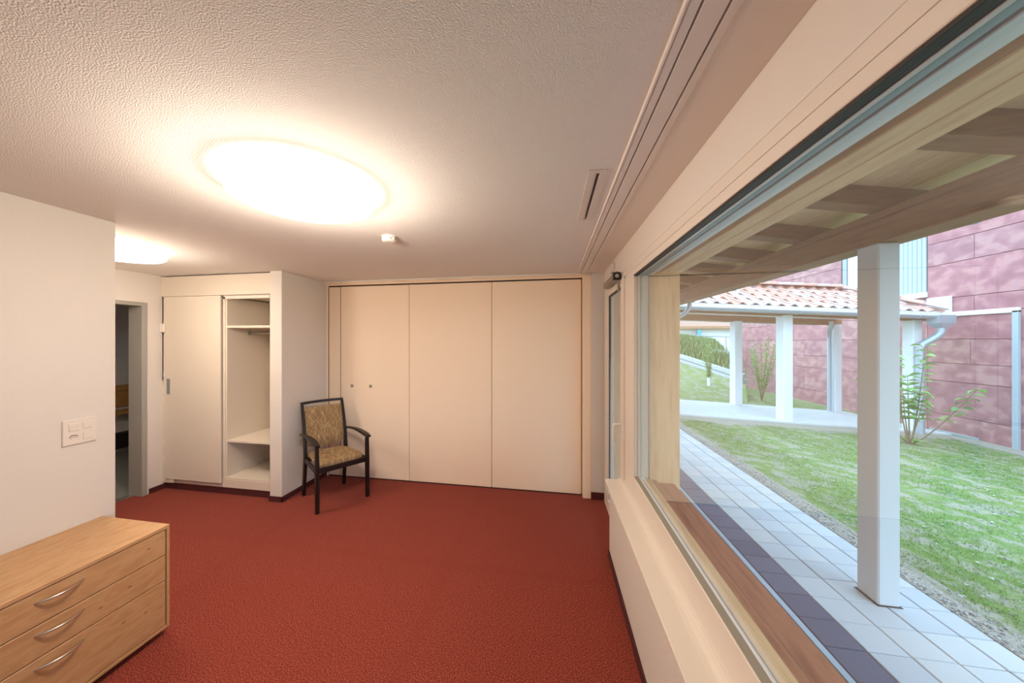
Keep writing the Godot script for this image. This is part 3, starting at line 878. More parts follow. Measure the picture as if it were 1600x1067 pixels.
func wall_switches() -> void:
	# plate on the left wall: local x points out of the wall, z along it
	var s := thing("switch_panel", "square white switch and socket panel on the wall above the dresser", "switch", Vector3(LX, 1.083, -1.545))
	put(s, "plate", bx(Vector3(0, 0, 0), Vector3(0.009, 0.143, 0.144), 1, 0.004), M.white_plastic)
	var w: Material = M.white_plastic
	put(s, "rocker", bx(Vector3(0.009, 0.082, 0.022), Vector3(0.0125, 0.120, 0.062), 1, 0.0012), w)
	put(s, "rocker", bx(Vector3(0.009, 0.022, 0.022), Vector3(0.0125, 0.062, 0.062), 1, 0.0012), w)
	put(s, "rocker", bx(Vector3(0.009, 0.101, 0.080), Vector3(0.0120, 0.120, 0.120), 1, 0.0012), w)
	put(s, "rocker", bx(Vector3(0.009, 0.080, 0.080), Vector3(0.0135, 0.0995, 0.120), 1, 0.0012), w)
	var hex := PackedVector2Array()
	for k in 6: hex.append(Vector2(0.020 * cos(TAU * k / 6), 0.0125 * sin(TAU * k / 6)))
	var so := put(s, "socket", prism(begin(), hex, 0, 0.0006).commit(), M.slot_dark, Vector3(0.0091, 0.044, 0.100), Vector3(0, PI / 2, 0))
	var inner := PackedVector2Array()
	for k in 6: inner.append(Vector2(0.018 * cos(TAU * k / 6), 0.010 * sin(TAU * k / 6) - 0.002))
	put(so, "insert", prism(begin(), inner, 0.0006, 0.0016).commit(), w)
	for x in [-0.0085, 0.0, 0.0085]:
		put(so, "pin_hole", lathe(begin(), [Vector2(0.0, 0.0021), Vector2(0.0022, 0.0021), Vector2(0.0022, 0.0016)], 10).commit(), M.gap_black, Vector3(x, 0.001 if x == 0.0 else -0.002, 0.0), Vector3(PI / 2, 0, 0))

# ---------------------------------------------------------------- outside
const SLOPE := 0.081
const LAWN_X := 2.48
func ground_y(x: float) -> float:
	return -SLOPE * maxf(0.0, x - LAWN_X)

func ground_sheet(x0: float, x1: float, z0: float, z1: float, lift: float, nx: int, nz: int, bump := 0.0) -> Mesh:
	var st := begin()
	var n := FastNoiseLite.new()
	n.seed = 3
	n.frequency = 0.6
	var f := func(i: int, j: int) -> Vector3:
		var x := lerpf(x0, x1, float(i) / nx)
		var z := lerpf(z0, z1, float(j) / nz)
		return Vector3(x, ground_y(x) + lift + bump * n.get_noise_2d(x * 3, z * 3), z)
	for i in nx:
		for j in nz:
			quad(st, f.call(i, j), f.call(i + 1, j), f.call(i + 1, j + 1), f.call(i, j + 1), Vector3.UP)
	# thickness: a skirt all round and a closed underside
	for i in nx:
		for j in [0, nz]:
			var a: Vector3 = f.call(i, j)
			var b: Vector3 = f.call(i + 1, j)
			quad(st, a, b, b + Vector3.DOWN * 0.3, a + Vector3.DOWN * 0.3, Vector3(0, 0, -1 if j == 0 else 1))
	for j in nz:
		for i in [0, nx]:
			var a: Vector3 = f.call(i, j)
			var b: Vector3 = f.call(i, j + 1)
			quad(st, a, b, b + Vector3.DOWN * 0.3, a + Vector3.DOWN * 0.3, Vector3(-1 if i == 0 else 1, 0, 0))
	return st.commit()

func grounds() -> void:
	var lawn := struct("ground_lawn", ground_sheet(2.45, 9.75, -34.0, 6.0, -0.01, 40, 120, 0.02), M.lawn_soil, "young patchy lawn between the paved path and the red building", "lawn")
	lawn.set_meta("kind", "structure")
	# path: bed and single slabs
	var path := setting("ground_path", "paved path of square grey slabs under the porch", "path")
	put(path, "bed", bx(Vector3(OX, -0.25, -8.7), Vector3(2.45, -0.012, 4.0), 2, 0), M.joint_sand)
	put(path, "edge_strip", bx(Vector3(1.43, -0.02, -8.6), Vector3(1.468, 0.004, 4.0), 2, 0.002), M.aluminium_dull)
	var slab := bx(Vector3(-0.098, -0.05, -0.098), Vector3(0.098, 0.0, 0.098), 2, 0.004)
	for row in 4:
		for k in 44:
			var z := -2.44 - 0.2 * (k - 15)
			var x := 1.575 + 0.2015 * row
			var m: Material = M["paver_dark_%d" % rng.randi_range(0, 1)] if row == 0 else M["paver_light_%d" % rng.randi_range(0, 2)]
			put(path, "slab", slab, m, Vector3(x, rng.randf_range(-0.001, 0.0015), z), Vector3(0, rng.randf_range(-0.004, 0.004), 0))
	var curb := bx(Vector3(-0.075, -0.1, -0.098), Vector3(0.075, 0.0, 0.098), 2, 0.004)
	for k in 44:
		put(path, "slab", curb, M["paver_light_%d" % rng.randi_range(0, 2)], Vector3(2.36, 0.0, -2.44 - 0.2 * (k - 15)))
	put(path, "inner_paving", bx(Vector3(OX, -0.05, -8.6), Vector3(1.43, -0.004, 4.0), 2, 0), M.paver_light_1)
	# gravel margins
	struct("ground_gravel_path_side", ground_sheet(2.437, 2.66, -8.4, 4.0, 0.0, 3, 40, 0.012), M.gravel_soil)
	struct("ground_gravel_wall_side", ground_sheet(8.85, 9.6, -9.5, 2.0, 0.006, 3, 30, 0.015), M.gravel_soil)
	pebbles()
	grass()

func pebbles() -> void:
	var pm := loft(begin(), [ring_at(Vector3(0, -0.4, 0), Vector3(0.4, 0, 0), Vector3(0, 0, 0.4), 6), ring_at(Vector3(0, 0.1, 0), Vector3(1, 0, 0), Vector3(0, 0, 0.8), 6), ring_at(Vector3(0, 0.6, 0), Vector3(0.5, 0, 0.1), Vector3(0, 0, 0.4), 6)]).commit()
	var mm := MultiMesh.new()
	mm.transform_format = MultiMesh.TRANSFORM_3D
	mm.use_colors = true
	mm.mesh = pm
	var spots := []
	for i in 5200:
		var x: float
		var z: float
		var s: float
		if i < 2600:
			x = 2.44 + absf(rng.randfn(0.0, 0.09))
			z = rng.randf_range(-8.2, -1.0)
			s = rng.randf_range(0.004, 0.012)
		else:
			x = rng.randf_range(2.6, 9.3)
			z = rng.randf_range(-9.5, -2.0)
			s = rng.randf_range(0.006, 0.016)
		spots.append([x, z, s])
	mm.instance_count = spots.size()
	for i in spots.size():
		var q = spots[i]
		var b := Basis.from_euler(Vector3(rng.randf() * 0.6, rng.randf() * TAU, rng.randf() * 0.6)).scaled(Vector3(q[2], q[2] * 0.6, q[2]))
		mm.set_instance_transform(i, Transform3D(b, Vector3(q[0], ground_y(q[0]) + 0.004, q[1])))
		var g := rng.randf_range(0.16, 0.55)
		mm.set_instance_color(i, Color(g, g * 0.96, g * 0.88))
	var o := MultiMeshInstance3D.new()
	o.name = "pebbles"
	o.multimesh = mm
	o.material_override = M.pebble
	o.set_meta("kind", "stuff")
	add_child(o)
	tag(o, "small pale pebbles and clods scattered on the young lawn", "pebbles")

func grass() -> void:
	# one tuft of five bent blades
	var st := begin()
	for k in 5:
		var a := TAU * k / 5 + 0.3
		var d := Vector3(cos(a), 0, sin(a))
		var sd := Vector3(-sin(a), 0, cos(a)) * 0.05
		var base := d * 0.12
		var mid := d * (0.22 + 0.05 * k) + Vector3.UP * 0.55
		var tip := d * (0.5 + 0.07 * k) + Vector3.UP * (0.85 + 0.05 * (k % 3))
		var n := d.cross(sd).normalized()
		if n.y < 0: n = -n
		var z2 := Vector2.ZERO
		tri(st, [base - sd, base + sd, mid], [n, n, n], [z2, z2, z2])
		tri(st, [mid - sd * 0.7, mid + sd * 0.7, tip], [n, n, n], [z2, z2, z2])
	var mm := MultiMesh.new()
	mm.transform_format = MultiMesh.TRANSFORM_3D
	mm.use_colors = true
	mm.mesh = st.commit()
	var patch := FastNoiseLite.new()
	patch.seed = 12
	patch.frequency = 0.35
	patch.fractal_octaves = 3
	var list := []
	for i in 110000:
		var x := 2.58 + 6.4 * pow(rng.randf(), 1.35)
		var z := rng.randf_range(-9.6, 0.5)
		if z > -1.0 and x < 3.0: continue
		# the walkway's slab cuts the lawn off at an angle
		if z < -8.15 - (x - 2.9) * 0.215: continue
		var v := patch.get_noise_2d(x * 1.6, z * 0.8) + (0.25 if x < 3.5 and x > 2.75 else 0.0)
		if v < rng.randf_range(-0.35, 0.30): continue
		list.append([x, z, v])
	for i in 9000:
		var x := rng.randf_range(3.4, 9.2)
		var z := rng.randf_range(-20.0, -11.6)
		list.append([x, z, patch.get_noise_2d(x, z)])
	mm.instance_count = list.size()
	for i in list.size():
		var q = list[i]
		var s := rng.randf_range(0.012, 0.028)
		var b := Basis.from_euler(Vector3(rng.randf_range(-0.3, 0.3), rng.randf() * TAU, rng.randf_range(-0.3, 0.3))).scaled(Vector3(s, s, s))
		mm.set_instance_transform(i, Transform3D(b, Vector3(q[0], ground_y(q[0]) - 0.006, q[1])))
		var k := rng.randf_range(0.8, 1.25)
		var dry := rng.randf() * 0.25
		mm.set_instance_color(i, Color((0.13 + dry * 0.35) * k, (0.27 + dry * 0.18) * k, (0.045 + dry * 0.15) * k))
	var o := MultiMeshInstance3D.new()
	o.name = "grass"
	o.multimesh = mm
	o.material_override = M.grass_blade
	o.set_meta("kind", "stuff")
	add_child(o)
	tag(o, "short sparse green grass sprouting on the young lawn", "grass")

# half-round gutter along local z from z0 to z1
func gutter_mesh(r: float, z0: float, z1: float) -> Mesh:
	var poly := PackedVector2Array()
	for k in 13:
		var a := PI + PI * k / 12
		poly.append(Vector2(cos(a), sin(a)) * r)
	for k in 13:
		var a := TAU - PI * k / 12
		poly.append(Vector2(cos(a), sin(a)) * (r - 0.004))
	return prism(begin(), poly, z0, z1).commit()

func rafter_y(x: float) -> float:  # underside of the porch rafters
	return 2.495 + (2.034 - x) * 0.17

func porch() -> void:
	var p := thing("porch_roof", "open timber porch roof on a white post outside the window", "porch")
	var zf := -7.05
	var zn := 3.0
	# posts
	for z in [-2.598, 1.4, -6.6]:
		var ps := put(p, "post", bx(Vector3(2.034, 0.0, z - 0.0775), Vector3(2.153, 2.289, z + 0.0775), 1, 0.008), M.post_white)
		put(ps, "shoe", bx(Vector3(2.026, 0.0, z - 0.085), Vector3(2.161, 0.004, z + 0.085), 1, 0.001), M.slot_dark)
	put(p, "beam", bx(Vector3(2.034, 2.289, zf), Vector3(2.212, 2.437, zn), 2, 0.006), M.beam_wood)
	put(p, "beam", bx(Vector3(2.044, 2.437, zf), Vector3(2.202, 2.495, zn), 2, 0.006), M.beam_wood)
	put(p, "ledger", bx(Vector3(OX, 2.48, zf), Vector3(OX + 0.05, 2.66, zn), 2, 0.004), M.spruce)
	# rafters, 70 cm apart
	var x0 := OX
	var x1 := 2.50
	var ang := -atan(0.17)
	for k in 16:
		var zc := -1.83 - 0.7 * (k - 7)
		if zc < zf + 0.1 or zc > zn: continue
		var poly := PackedVector2Array([Vector2(x0, rafter_y(x0)), Vector2(x1, rafter_y(x1)), Vector2(x1, rafter_y(x1) + 0.12), Vector2(x0, rafter_y(x0) + 0.12)])
		put(p, "rafter", prism(begin(), poly, zc - 0.06, zc + 0.06, 0).commit(), M.beam_wood)
	# ceiling boards on top of the rafters
	var nb := 9
	for k in nb:
		var a := lerpf(x0, x1 + 0.02, float(k) / nb)
		var b := lerpf(x0, x1 + 0.02, float(k + 1) / nb) - 0.004
		var poly := PackedVector2Array([Vector2(a, rafter_y(a) + 0.121), Vector2(b, rafter_y(b) + 0.121), Vector2(b, rafter_y(b) + 0.143), Vector2(a, rafter_y(a) + 0.143)])
		put(p, "ceiling_board", prism(begin(), poly, zf, zn, 2).commit(), M.spruce)
	var roof := PackedVector2Array([Vector2(x0 - 0.3, rafter_y(x0 - 0.3) + 0.144), Vector2(x1 + 0.04, rafter_y(x1 + 0.04) + 0.144), Vector2(x1 + 0.04, rafter_y(x1 + 0.04) + 0.20), Vector2(x0 - 0.3, rafter_y(x0 - 0.3) + 0.20)])
	put(p, "roof_covering", prism(begin(), roof, zf - 0.05, zn, 2).commit(), M.tile_0)
	put(p, "fascia_board", bx(Vector3(x1, rafter_y(x1) + 0.0, zf), Vector3(x1 + 0.02, rafter_y(x1) + 0.14, zn), 2, 0.003), M.spruce)
	var g := put(p, "gutter", gutter_mesh(0.065, zf, zn), M.zinc, Vector3(x1 + 0.088, 2.465, 0))
	for k in 13:
		var z := -6.8 + 0.7 * k
		var pts := []
		for i in 9:
			var a := PI + PI * i / 8
			pts.append(Vector3(cos(a) * 0.068, sin(a) * 0.068, z))
		put(g, "bracket", tube(begin(), pts, 0.006, 6).commit(), M.zinc)
	var e := Vector3(x1 + 0.088, 2.40, zf + 0.12)
	put(p, "downpipe_bend", tube(begin(), [e, e + Vector3(0, -0.06, 0), e + Vector3(-0.015, -0.12, 0), e + Vector3(-0.07, -0.20, 0), e + Vector3(-0.20, -0.28, 0), e + Vector3(-0.36, -0.33, 0), e + Vector3(-0.42, -0.37, 0), e + Vector3(-0.44, -0.45, 0), e + Vector3(-0.44, -2.40, 0)], 0.04, 14).commit(), M.zinc)

# ---------------------------------------------------------------- red clad building
const RX := 9.50
func red_building() -> void:
	var w := setting("wall_red_building", "dark red mottled panel facade of the neighbouring building", "facade")
	put(w, "core", box(box(box(begin(), Vector3(RX + 0.045, -1.2, -10.46), Vector3(RX + 0.5, 7.0, 3.0), 2, 0), Vector3(RX + 0.045, -1.2, -19.6), Vector3(RX + 0.5, 2.85, -10.46), 2, 0), Vector3(RX + 0.045, 2.85, -19.6), Vector3(RX + 0.5, 7.0, -13.05), 2, 0).commit(), M.red_joint)
	var rows := [[-0.62, -0.12], [-0.12, 0.70], [0.70, 1.14], [1.14, 1.72], [1.72, 2.34], [2.34, 2.72], [2.72, 3.56], [3.56, 4.12], [4.12, 4.75], [4.75, 5.6], [5.6, 6.4], [6.4, 7.0]]
	var cuts := [[-7.3], [-7.1], [-7.4], [-9.57, -7.4], [-7.0], [-9.50, -7.2], [-7.2], [-9.50, -7.1], [-7.6], [-9.9], [-8.0], [-9.0]]
	for i in rows.size():
		var zz := [-19.55, -17.6, -15.3, -13.05]
		if i < 6: zz.append(-10.46)
		var spans := []
		for k in zz.size() - 1: spans.append([zz[k] + (0.6 * (i % 2) if k > 0 else 0.0), zz[k + 1] + (0.6 * (i % 2) if k < zz.size() - 2 else 0.0)])
		var seq: Array = [-10.46] + cuts[i] + [-4.5, -1.6, 1.4, 3.0]
		for k in seq.size() - 1: spans.append([seq[k], seq[k + 1]])
		for s in spans:
			put(w, "panel", bx(Vector3(RX, rows[i][0] + 0.006, s[0] + 0.005), Vector3(RX + 0.012, rows[i][1] - 0.006, s[1] - 0.005), 2, 0.002), M["red_panel_%d" % rng.randi_range(0, 3)])
	# white metal profile framing a field of the facade
	var tr := thing("metal_trim", "white metal profile framing a field of red panels", "trim", Vector3(RX, 0, 0))
	put(tr, "rail", bx(Vector3(-0.05, 2.27, -10.3), Vector3(0.0, 2.37, -8.72), 2, 0.004), M.render_white)
	put(tr, "post", bx(Vector3(-0.05, -0.58, -8.82), Vector3(0.0, 2.31, -8.72), 1, 0.004), M.shutter_blue)
	put(tr, "flashing", bx(Vector3(-0.06, 2.36, -10.42), Vector3(0.0, 2.76, -9.92), 2, 0.004), M.render_white)
	put(tr, "plinth_strip", bx(Vector3(-0.02, -0.62, -10.4), Vector3(0.0, -0.52, -9.4), 2, 0.004), M.zinc)
	# upper-floor window field with ribbed shutters
	var win := setting("window_2", "upper window with pale blue ribbed shutters in the red facade", "window")
	put(win, "reveal", bx(Vector3(RX + 0.25, 2.85, -13.05), Vector3(RX + 0.5, 7.0, -10.46), 2, 0), M.shutter_blue)
	put(win, "sill", bx(Vector3(RX - 0.03, 2.80, -13.05), Vector3(RX + 0.3, 2.93, -10.46), 2, 0.004), M.render_white)
	for k in 8:
		var z := -10.55 - 0.115 * k
		put(win, "shutter_rib", bx(Vector3(RX + 0.05, 2.93, z - 0.105), Vector3(RX + 0.10, 6.8, z), 1, 0.012), M.shutter_blue)
	put(win, "frame", bx(Vector3(RX + 0.02, 2.93, -12.10), Vector3(RX + 0.12, 6.8, -11.95), 1, 0.004), M.render_white)
	put(win, "frame", bx(Vector3(RX + 0.02, 2.93, -13.05), Vector3(RX + 0.14, 6.8, -12.88), 1, 0.004), M.aluminium_dull)
	put(win, "frame", bx(Vector3(RX + 0.04, 2.93, -12.86), Vector3(RX + 0.12, 6.8, -12.45), 1, 0.004), M.render_white)
	put(win, "pane", bx(Vector3(RX + 0.12, 2.93, -12.45), Vector3(RX + 0.13, 6.8, -12.10), 1, 0), M.glass)

# ---------------------------------------------------------------- tiled walkway
const WB := Vector3(5.43, 0, -9.04)
const WTURN := 0.21468   # 12.3 degrees
const FALL := 0.033
func wpt(s: float, off: float) -> Vector3:  # along the eave, away from the camera
	var c := cos(WTURN)
	var n := sin(WTURN)
	return WB + Vector3(c, 0, -n) * s + Vector3(-n, 0, -c) * off

func walkway() -> void:
	# sloping white slab
	var st := begin()
	var ed := func(k: int, off: float, down: float) -> Vector3:
		var v := wpt(-4.6 + 8.5 * k / 17.0, off)
		return Vector3(v.x, ground_y(v.x) + 0.045 - down, v.z)
	for k in 17:
		quad(st, ed.call(k, -0.17, 0.0), ed.call(k + 1, -0.17, 0.0), ed.call(k + 1, 2.15, 0.0), ed.call(k, 2.15, 0.0), Vector3.UP)
		quad(st, ed.call(k, -0.17, 0.0), ed.call(k + 1, -0.17, 0.0), ed.call(k + 1, -0.17, 0.3), ed.call(k, -0.17, 0.3), Vector3.BACK)
		quad(st, ed.call(k, 2.15, 0.0), ed.call(k + 1, 2.15, 0.0), ed.call(k + 1, 2.15, 0.3), ed.call(k, 2.15, 0.3), Vector3.FORWARD)
	for k in [0, 17]:
		quad(st, ed.call(k, -0.17, 0.0), ed.call(k, 2.15, 0.0), ed.call(k, 2.15, 0.3), ed.call(k, -0.17, 0.3), Vector3(k - 8, 0, 0))
	struct("ground_walkway", st.commit(), M.concrete_white, "pale concrete floor of the tiled walkway", "walkway")
	struct("ground_gravel_walkway_side", gravel_band(), M.gravel_soil)

	var w := thing("covered_walkway", "covered walkway with clay tiled roof on white posts across the lawn", "walkway", WB, WTURN)
	var roof_line := func(s: float) -> float: return 2.262 - FALL * s
	for q in [[0.0, 0.0], [3.16, 0.0], [0.41, -2.0], [3.44, -2.0], [-3.1, 0.0], [-2.7, -2.0]]:
		var v := wpt(q[0], -q[1])
		var lo := ground_y(v.x) + 0.02
		var hi: float = roof_line.call(q[0]) + 0.02
		var h := 0.112
		put(w, "post", bx(Vector3(q[0] - h, lo, q[1] - h), Vector3(q[0] + h, hi, q[1] + h), 1, 0.012), M.render_white)
	# everything above the posts leans with the fall of the eaves
	var tilt := -atan(FALL)
	var r := put(w, "roof_deck", roof_deck(), M.render_white, Vector3(0, 2.262, 0), Vector3(0, 0, tilt))
	put(w, "beam", bx(Vector3(-4.6, 0.0, -0.07), Vector3(3.45, 0.17, 0.07), 0, 0.005), M.spruce_brown, Vector3(0, 2.262, 0), Vector3(0, 0, tilt))
	put(w, "beam", bx(Vector3(-4.6, 0.0, -2.07), Vector3(3.6, 0.17, -1.93), 0, 0.005), M.spruce_brown, Vector3(0, 2.262, 0), Vector3(0, 0, tilt))
	# tiles
	var tiles := [tile_mesh(0.0), tile_mesh(0.35)]
	var run := 0.315
	var rise := tan(PITCH) * run
	for row in 5:
		var z := EAVE - run * row
		var y := 0.20 + rise * row
		var right := HIP_S - (EAVE - z) * HIP_RATIO
		var k := 0
		while true:
			var s := right - 0.16 - 0.30 * k
			if s < -4.6: break
			put(r, "tile", tiles[(k + row) % 2], M["tile_%d" % rng.randi_range(0, 2)], Vector3(s, y + 0.02, z), Vector3(PITCH + rng.randf_range(-0.01, 0.01), 0, 0))
			k += 1
	# hip and ridge caps
	var cap := begin()
	var rr := []
	for t in [[-0.20, 0.075], [0.18, 0.095], [0.20, 0.095]]:
		var ring := []
		for i in 13:
			var a := PI * i / 12
			ring.append(Vector3(t[0], sin(a) * t[1], cos(a) * t[1] * 1.25))
		for i in 13:
			var a := PI - PI * i / 12
			ring.append(Vector3(t[0], sin(a) * (t[1] - 0.012), cos(a) * (t[1] - 0.012) * 1.25))
		rr.append(ring)
	var capm := loft(cap, rr, false, false).commit()
	var p0 := Vector3(HIP_S, 0.22, EAVE)
	var depth := EAVE + 1.0
	var p1 := Vector3(HIP_S - depth * HIP_RATIO, 0.22 + depth * tan(PITCH), -1.0)
	var dir := (p0 - p1).normalized()
	var yaw := atan2(-dir.z, dir.x)
	var n_hip := int((p0 - p1).length() / 0.36)
	for k in n_hip + 1:
		var o := put(r, "hip_tile", capm, M["tile_%d" % (k % 3)], p1.lerp(p0, (k + 0.3) / (n_hip + 0.6)) + Vector3(0, 0.05, 0))
		o.rotation = Vector3(0, yaw, asin(dir.y))
	var s := p1.x - 0.2
	var kk := 0
	while s > -4.6:
		put(r, "ridge_tile", capm, M["tile_%d" % (kk % 3)], Vector3(s, p1.y + 0.05, -1.0))
		s -= 0.36
		kk += 1
	# front and rear gutters
	for side in [0, 1]:
		var gz: float = EAVE + 0.10 if side == 0 else -2.0 - EAVE - 0.10
		var g := put(w, "gutter", gutter_mesh(0.075, -4.4, 3.3), M.zinc, Vector3(0, 2.262 + 0.085, gz), Vector3(0, PI / 2, 0))
		g.basis = Basis(Vector3(0, 0, 1), tilt) * Basis(Vector3(0, 1, 0), PI / 2)
		for k in 10:
			var z := -3.6 + 0.7 * k
			var pts := []
			for i in 9:
				var a := PI + PI * i / 8
				pts.append(Vector3(cos(a) * 0.078, sin(a) * 0.078, z))
			put(g, "bracket", tube(begin(), pts, 0.007, 6).commit(), M.zinc)
	var ey := 2.262 + 0.05 - FALL * 4.0
	var ez := EAVE + 0.10
	# rainwater hopper and downpipe at the wall end
	var hop := put(w, "hopper", loft(begin(), [rect_ring(Vector3(3.27, ey - 0.20, ez), Vector3(0.09, 0, 0), Vector3(0, 0, 0.08)), rect_ring(Vector3(3.27, ey - 0.10, ez), Vector3(0.20, 0, 0), Vector3(0, 0, 0.11)), rect_ring(Vector3(3.27, ey + 0.08, ez), Vector3(0.20, 0, 0), Vector3(0, 0, 0.11))]).commit(), M.zinc)
	var e := Vector3(3.27, ey - 0.2, ez)
	var foot := wpt(3.4, 0.25)
	var gy := ground_y(foot.x) + 0.02
	var dp := put(w, "downpipe", tube(begin(), [e, e + Vector3(0, -0.10, 0), e + Vector3(-0.03, -0.19, -0.04), e + Vector3(-0.12, -0.30, -0.12), e + Vector3(-0.20, -0.38, -0.18), e + Vector3(-0.23, -0.50, -0.20), Vector3(e.x - 0.23, gy, e.z - 0.20)], 0.075, 16).commit(), M.zinc)
	for y in [1.55, -0.1]:
		put(dp, "clamp", tube(begin(), [Vector3(e.x - 0.23, y, e.z - 0.20), Vector3(e.x - 0.23, y + 0.03, e.z - 0.20)], 0.085, 16).commit(), M.render_white)
	put(w, "rear_downpipe", tube(begin(), [Vector3(2.95, 2.24, -1.65), Vector3(2.98, 2.12, -1.65), Vector3(3.12, 2.0, -1.85), Vector3(3.22, 1.9, -1.95), Vector3(3.24, 1.7, -1.97), Vector3(3.24, -0.40, -1.97)], 0.05, 12).commit(), M.zinc)

const PITCH := 0.46
const EAVE := 0.33
const HIP_S := 3.45
const HIP_RATIO := 0.75
func roof_deck() -> Mesh:
	# boarded soffit, white fascia, sloping deck under the tiles; local frame of the eave
	var st := begin()
	var top := 0.17
	var ry := top + (EAVE + 1.0) * tan(PITCH)
	var rs := HIP_S - (EAVE + 1.0) * HIP_RATIO
	var a := Vector3(-4.7, top, EAVE)
	var b := Vector3(HIP_S - 0.04, top, EAVE)
	var c := Vector3(rs, ry, -1.0)
	var d := Vector3(-4.7, ry, -1.0)
	var e := Vector3(-4.7, top, -2.0 - EAVE)
	var f := Vector3(HIP_S - 0.04, top, -2.0 - EAVE)
	quad(st, a, b, c, d, Vector3.UP)
	quad(st, d, c, f, e, Vector3.UP)
	tri(st, [b, f, c], [Vector3(1, 1, 0).normalized(), Vector3(1, 1, 0).normalized(), Vector3(1, 1, 0).normalized()], [Vector2.ZERO, Vector2.ZERO, Vector2.ZERO])
	quad(st, a, b, f, e, Vector3.DOWN)
	# white fascia boards with a few vertical cover strips
	box(st, Vector3(-4.7, 0.06, EAVE), Vector3(HIP_S - 0.1, 0.19, EAVE + 0.025), 0, 0.003)
	box(st, Vector3(-4.7, 0.06, -2.0 - EAVE - 0.025), Vector3(HIP_S - 0.1, 0.19, -2.0 - EAVE), 0, 0.003)
	for k in 11:
		box(st, Vector3(-4.2 + 0.7 * k, 0.06, EAVE + 0.025), Vector3(-4.08 + 0.7 * k, 0.19, EAVE + 0.035), 0, 0.003)
	return st.commit()

# pantile: an S across, lying along local z from its lower edge
func tile_mesh(ph: float) -> Mesh:
	var st := begin()
	var w := 0.30
	var l := 0.37
	var n := 10
	var f := func(i: int, z: float, t: float) -> Vector3:
		var u := float(i) / n
		return Vector3((u - 0.5) * (w + 0.02), 0.034 * sin(TAU * (u + 0.1)) + t + (0.012 if z > -0.1 else -0.02) + ph * 0.01, z)
	for i in n:
		quad(st, f.call(i, 0.04, 0.0), f.call(i + 1, 0.04, 0.0), f.call(i + 1, 0.04 - l, 0.0), f.call(i, 0.04 - l, 0.0), Vector3.UP)
		quad(st, f.call(i, 0.04, 0.0), f.call(i + 1, 0.04, 0.0), f.call(i + 1, 0.04, -0.028), f.call(i, 0.04, -0.028), Vector3.BACK)
	return st.commit()

func gravel_band() -> Mesh:
	var st := begin()
	var n := 24
	var f := func(i: int, j: int) -> Vector3:
		var s := lerpf(-4.6, 3.9, float(i) / n)
		var v := wpt(s, -0.17 - [0.0, 0.25, 0.55 + 0.12 * sin(s * 3.0)][j])
		return Vector3(v.x, ground_y(v.x) + [0.012, 0.012, -0.02][j], v.z)
	for i in n:
		for j in 2:
			quad(st, f.call(i, j), f.call(i + 1, j), f.call(i + 1, j + 1), f.call(i, j + 1), Vector3.UP)
	return st.commit()

# ---------------------------------------------------------------- plants
func leaf_mesh(l: float, w: float) -> Mesh:
	var st := begin()
	var pr := [[0.0, 0.0], [0.25, 0.75], [0.5, 1.0], [0.78, 0.65], [1.0, 0.0]]
	for i in pr.size() - 1:
		for s in [-1.0, 1.0]:
			var a := Vector3(0, -0.25 * w + 0.10 * l * sin(PI * pr[i][0]), l * pr[i][0])
			var b := Vector3(0, -0.25 * w + 0.10 * l * sin(PI * pr[i + 1][0]), l * pr[i + 1][0])
			var c := b + Vector3(s * w * 0.5 * pr[i + 1][1], 0.22 * w * pr[i + 1][1], 0)
			var d := a + Vector3(s * w * 0.5 * pr[i][1], 0.22 * w * pr[i][1], 0)
			quad(st, a, b, c, d, Vector3.UP)
	return st.commit()

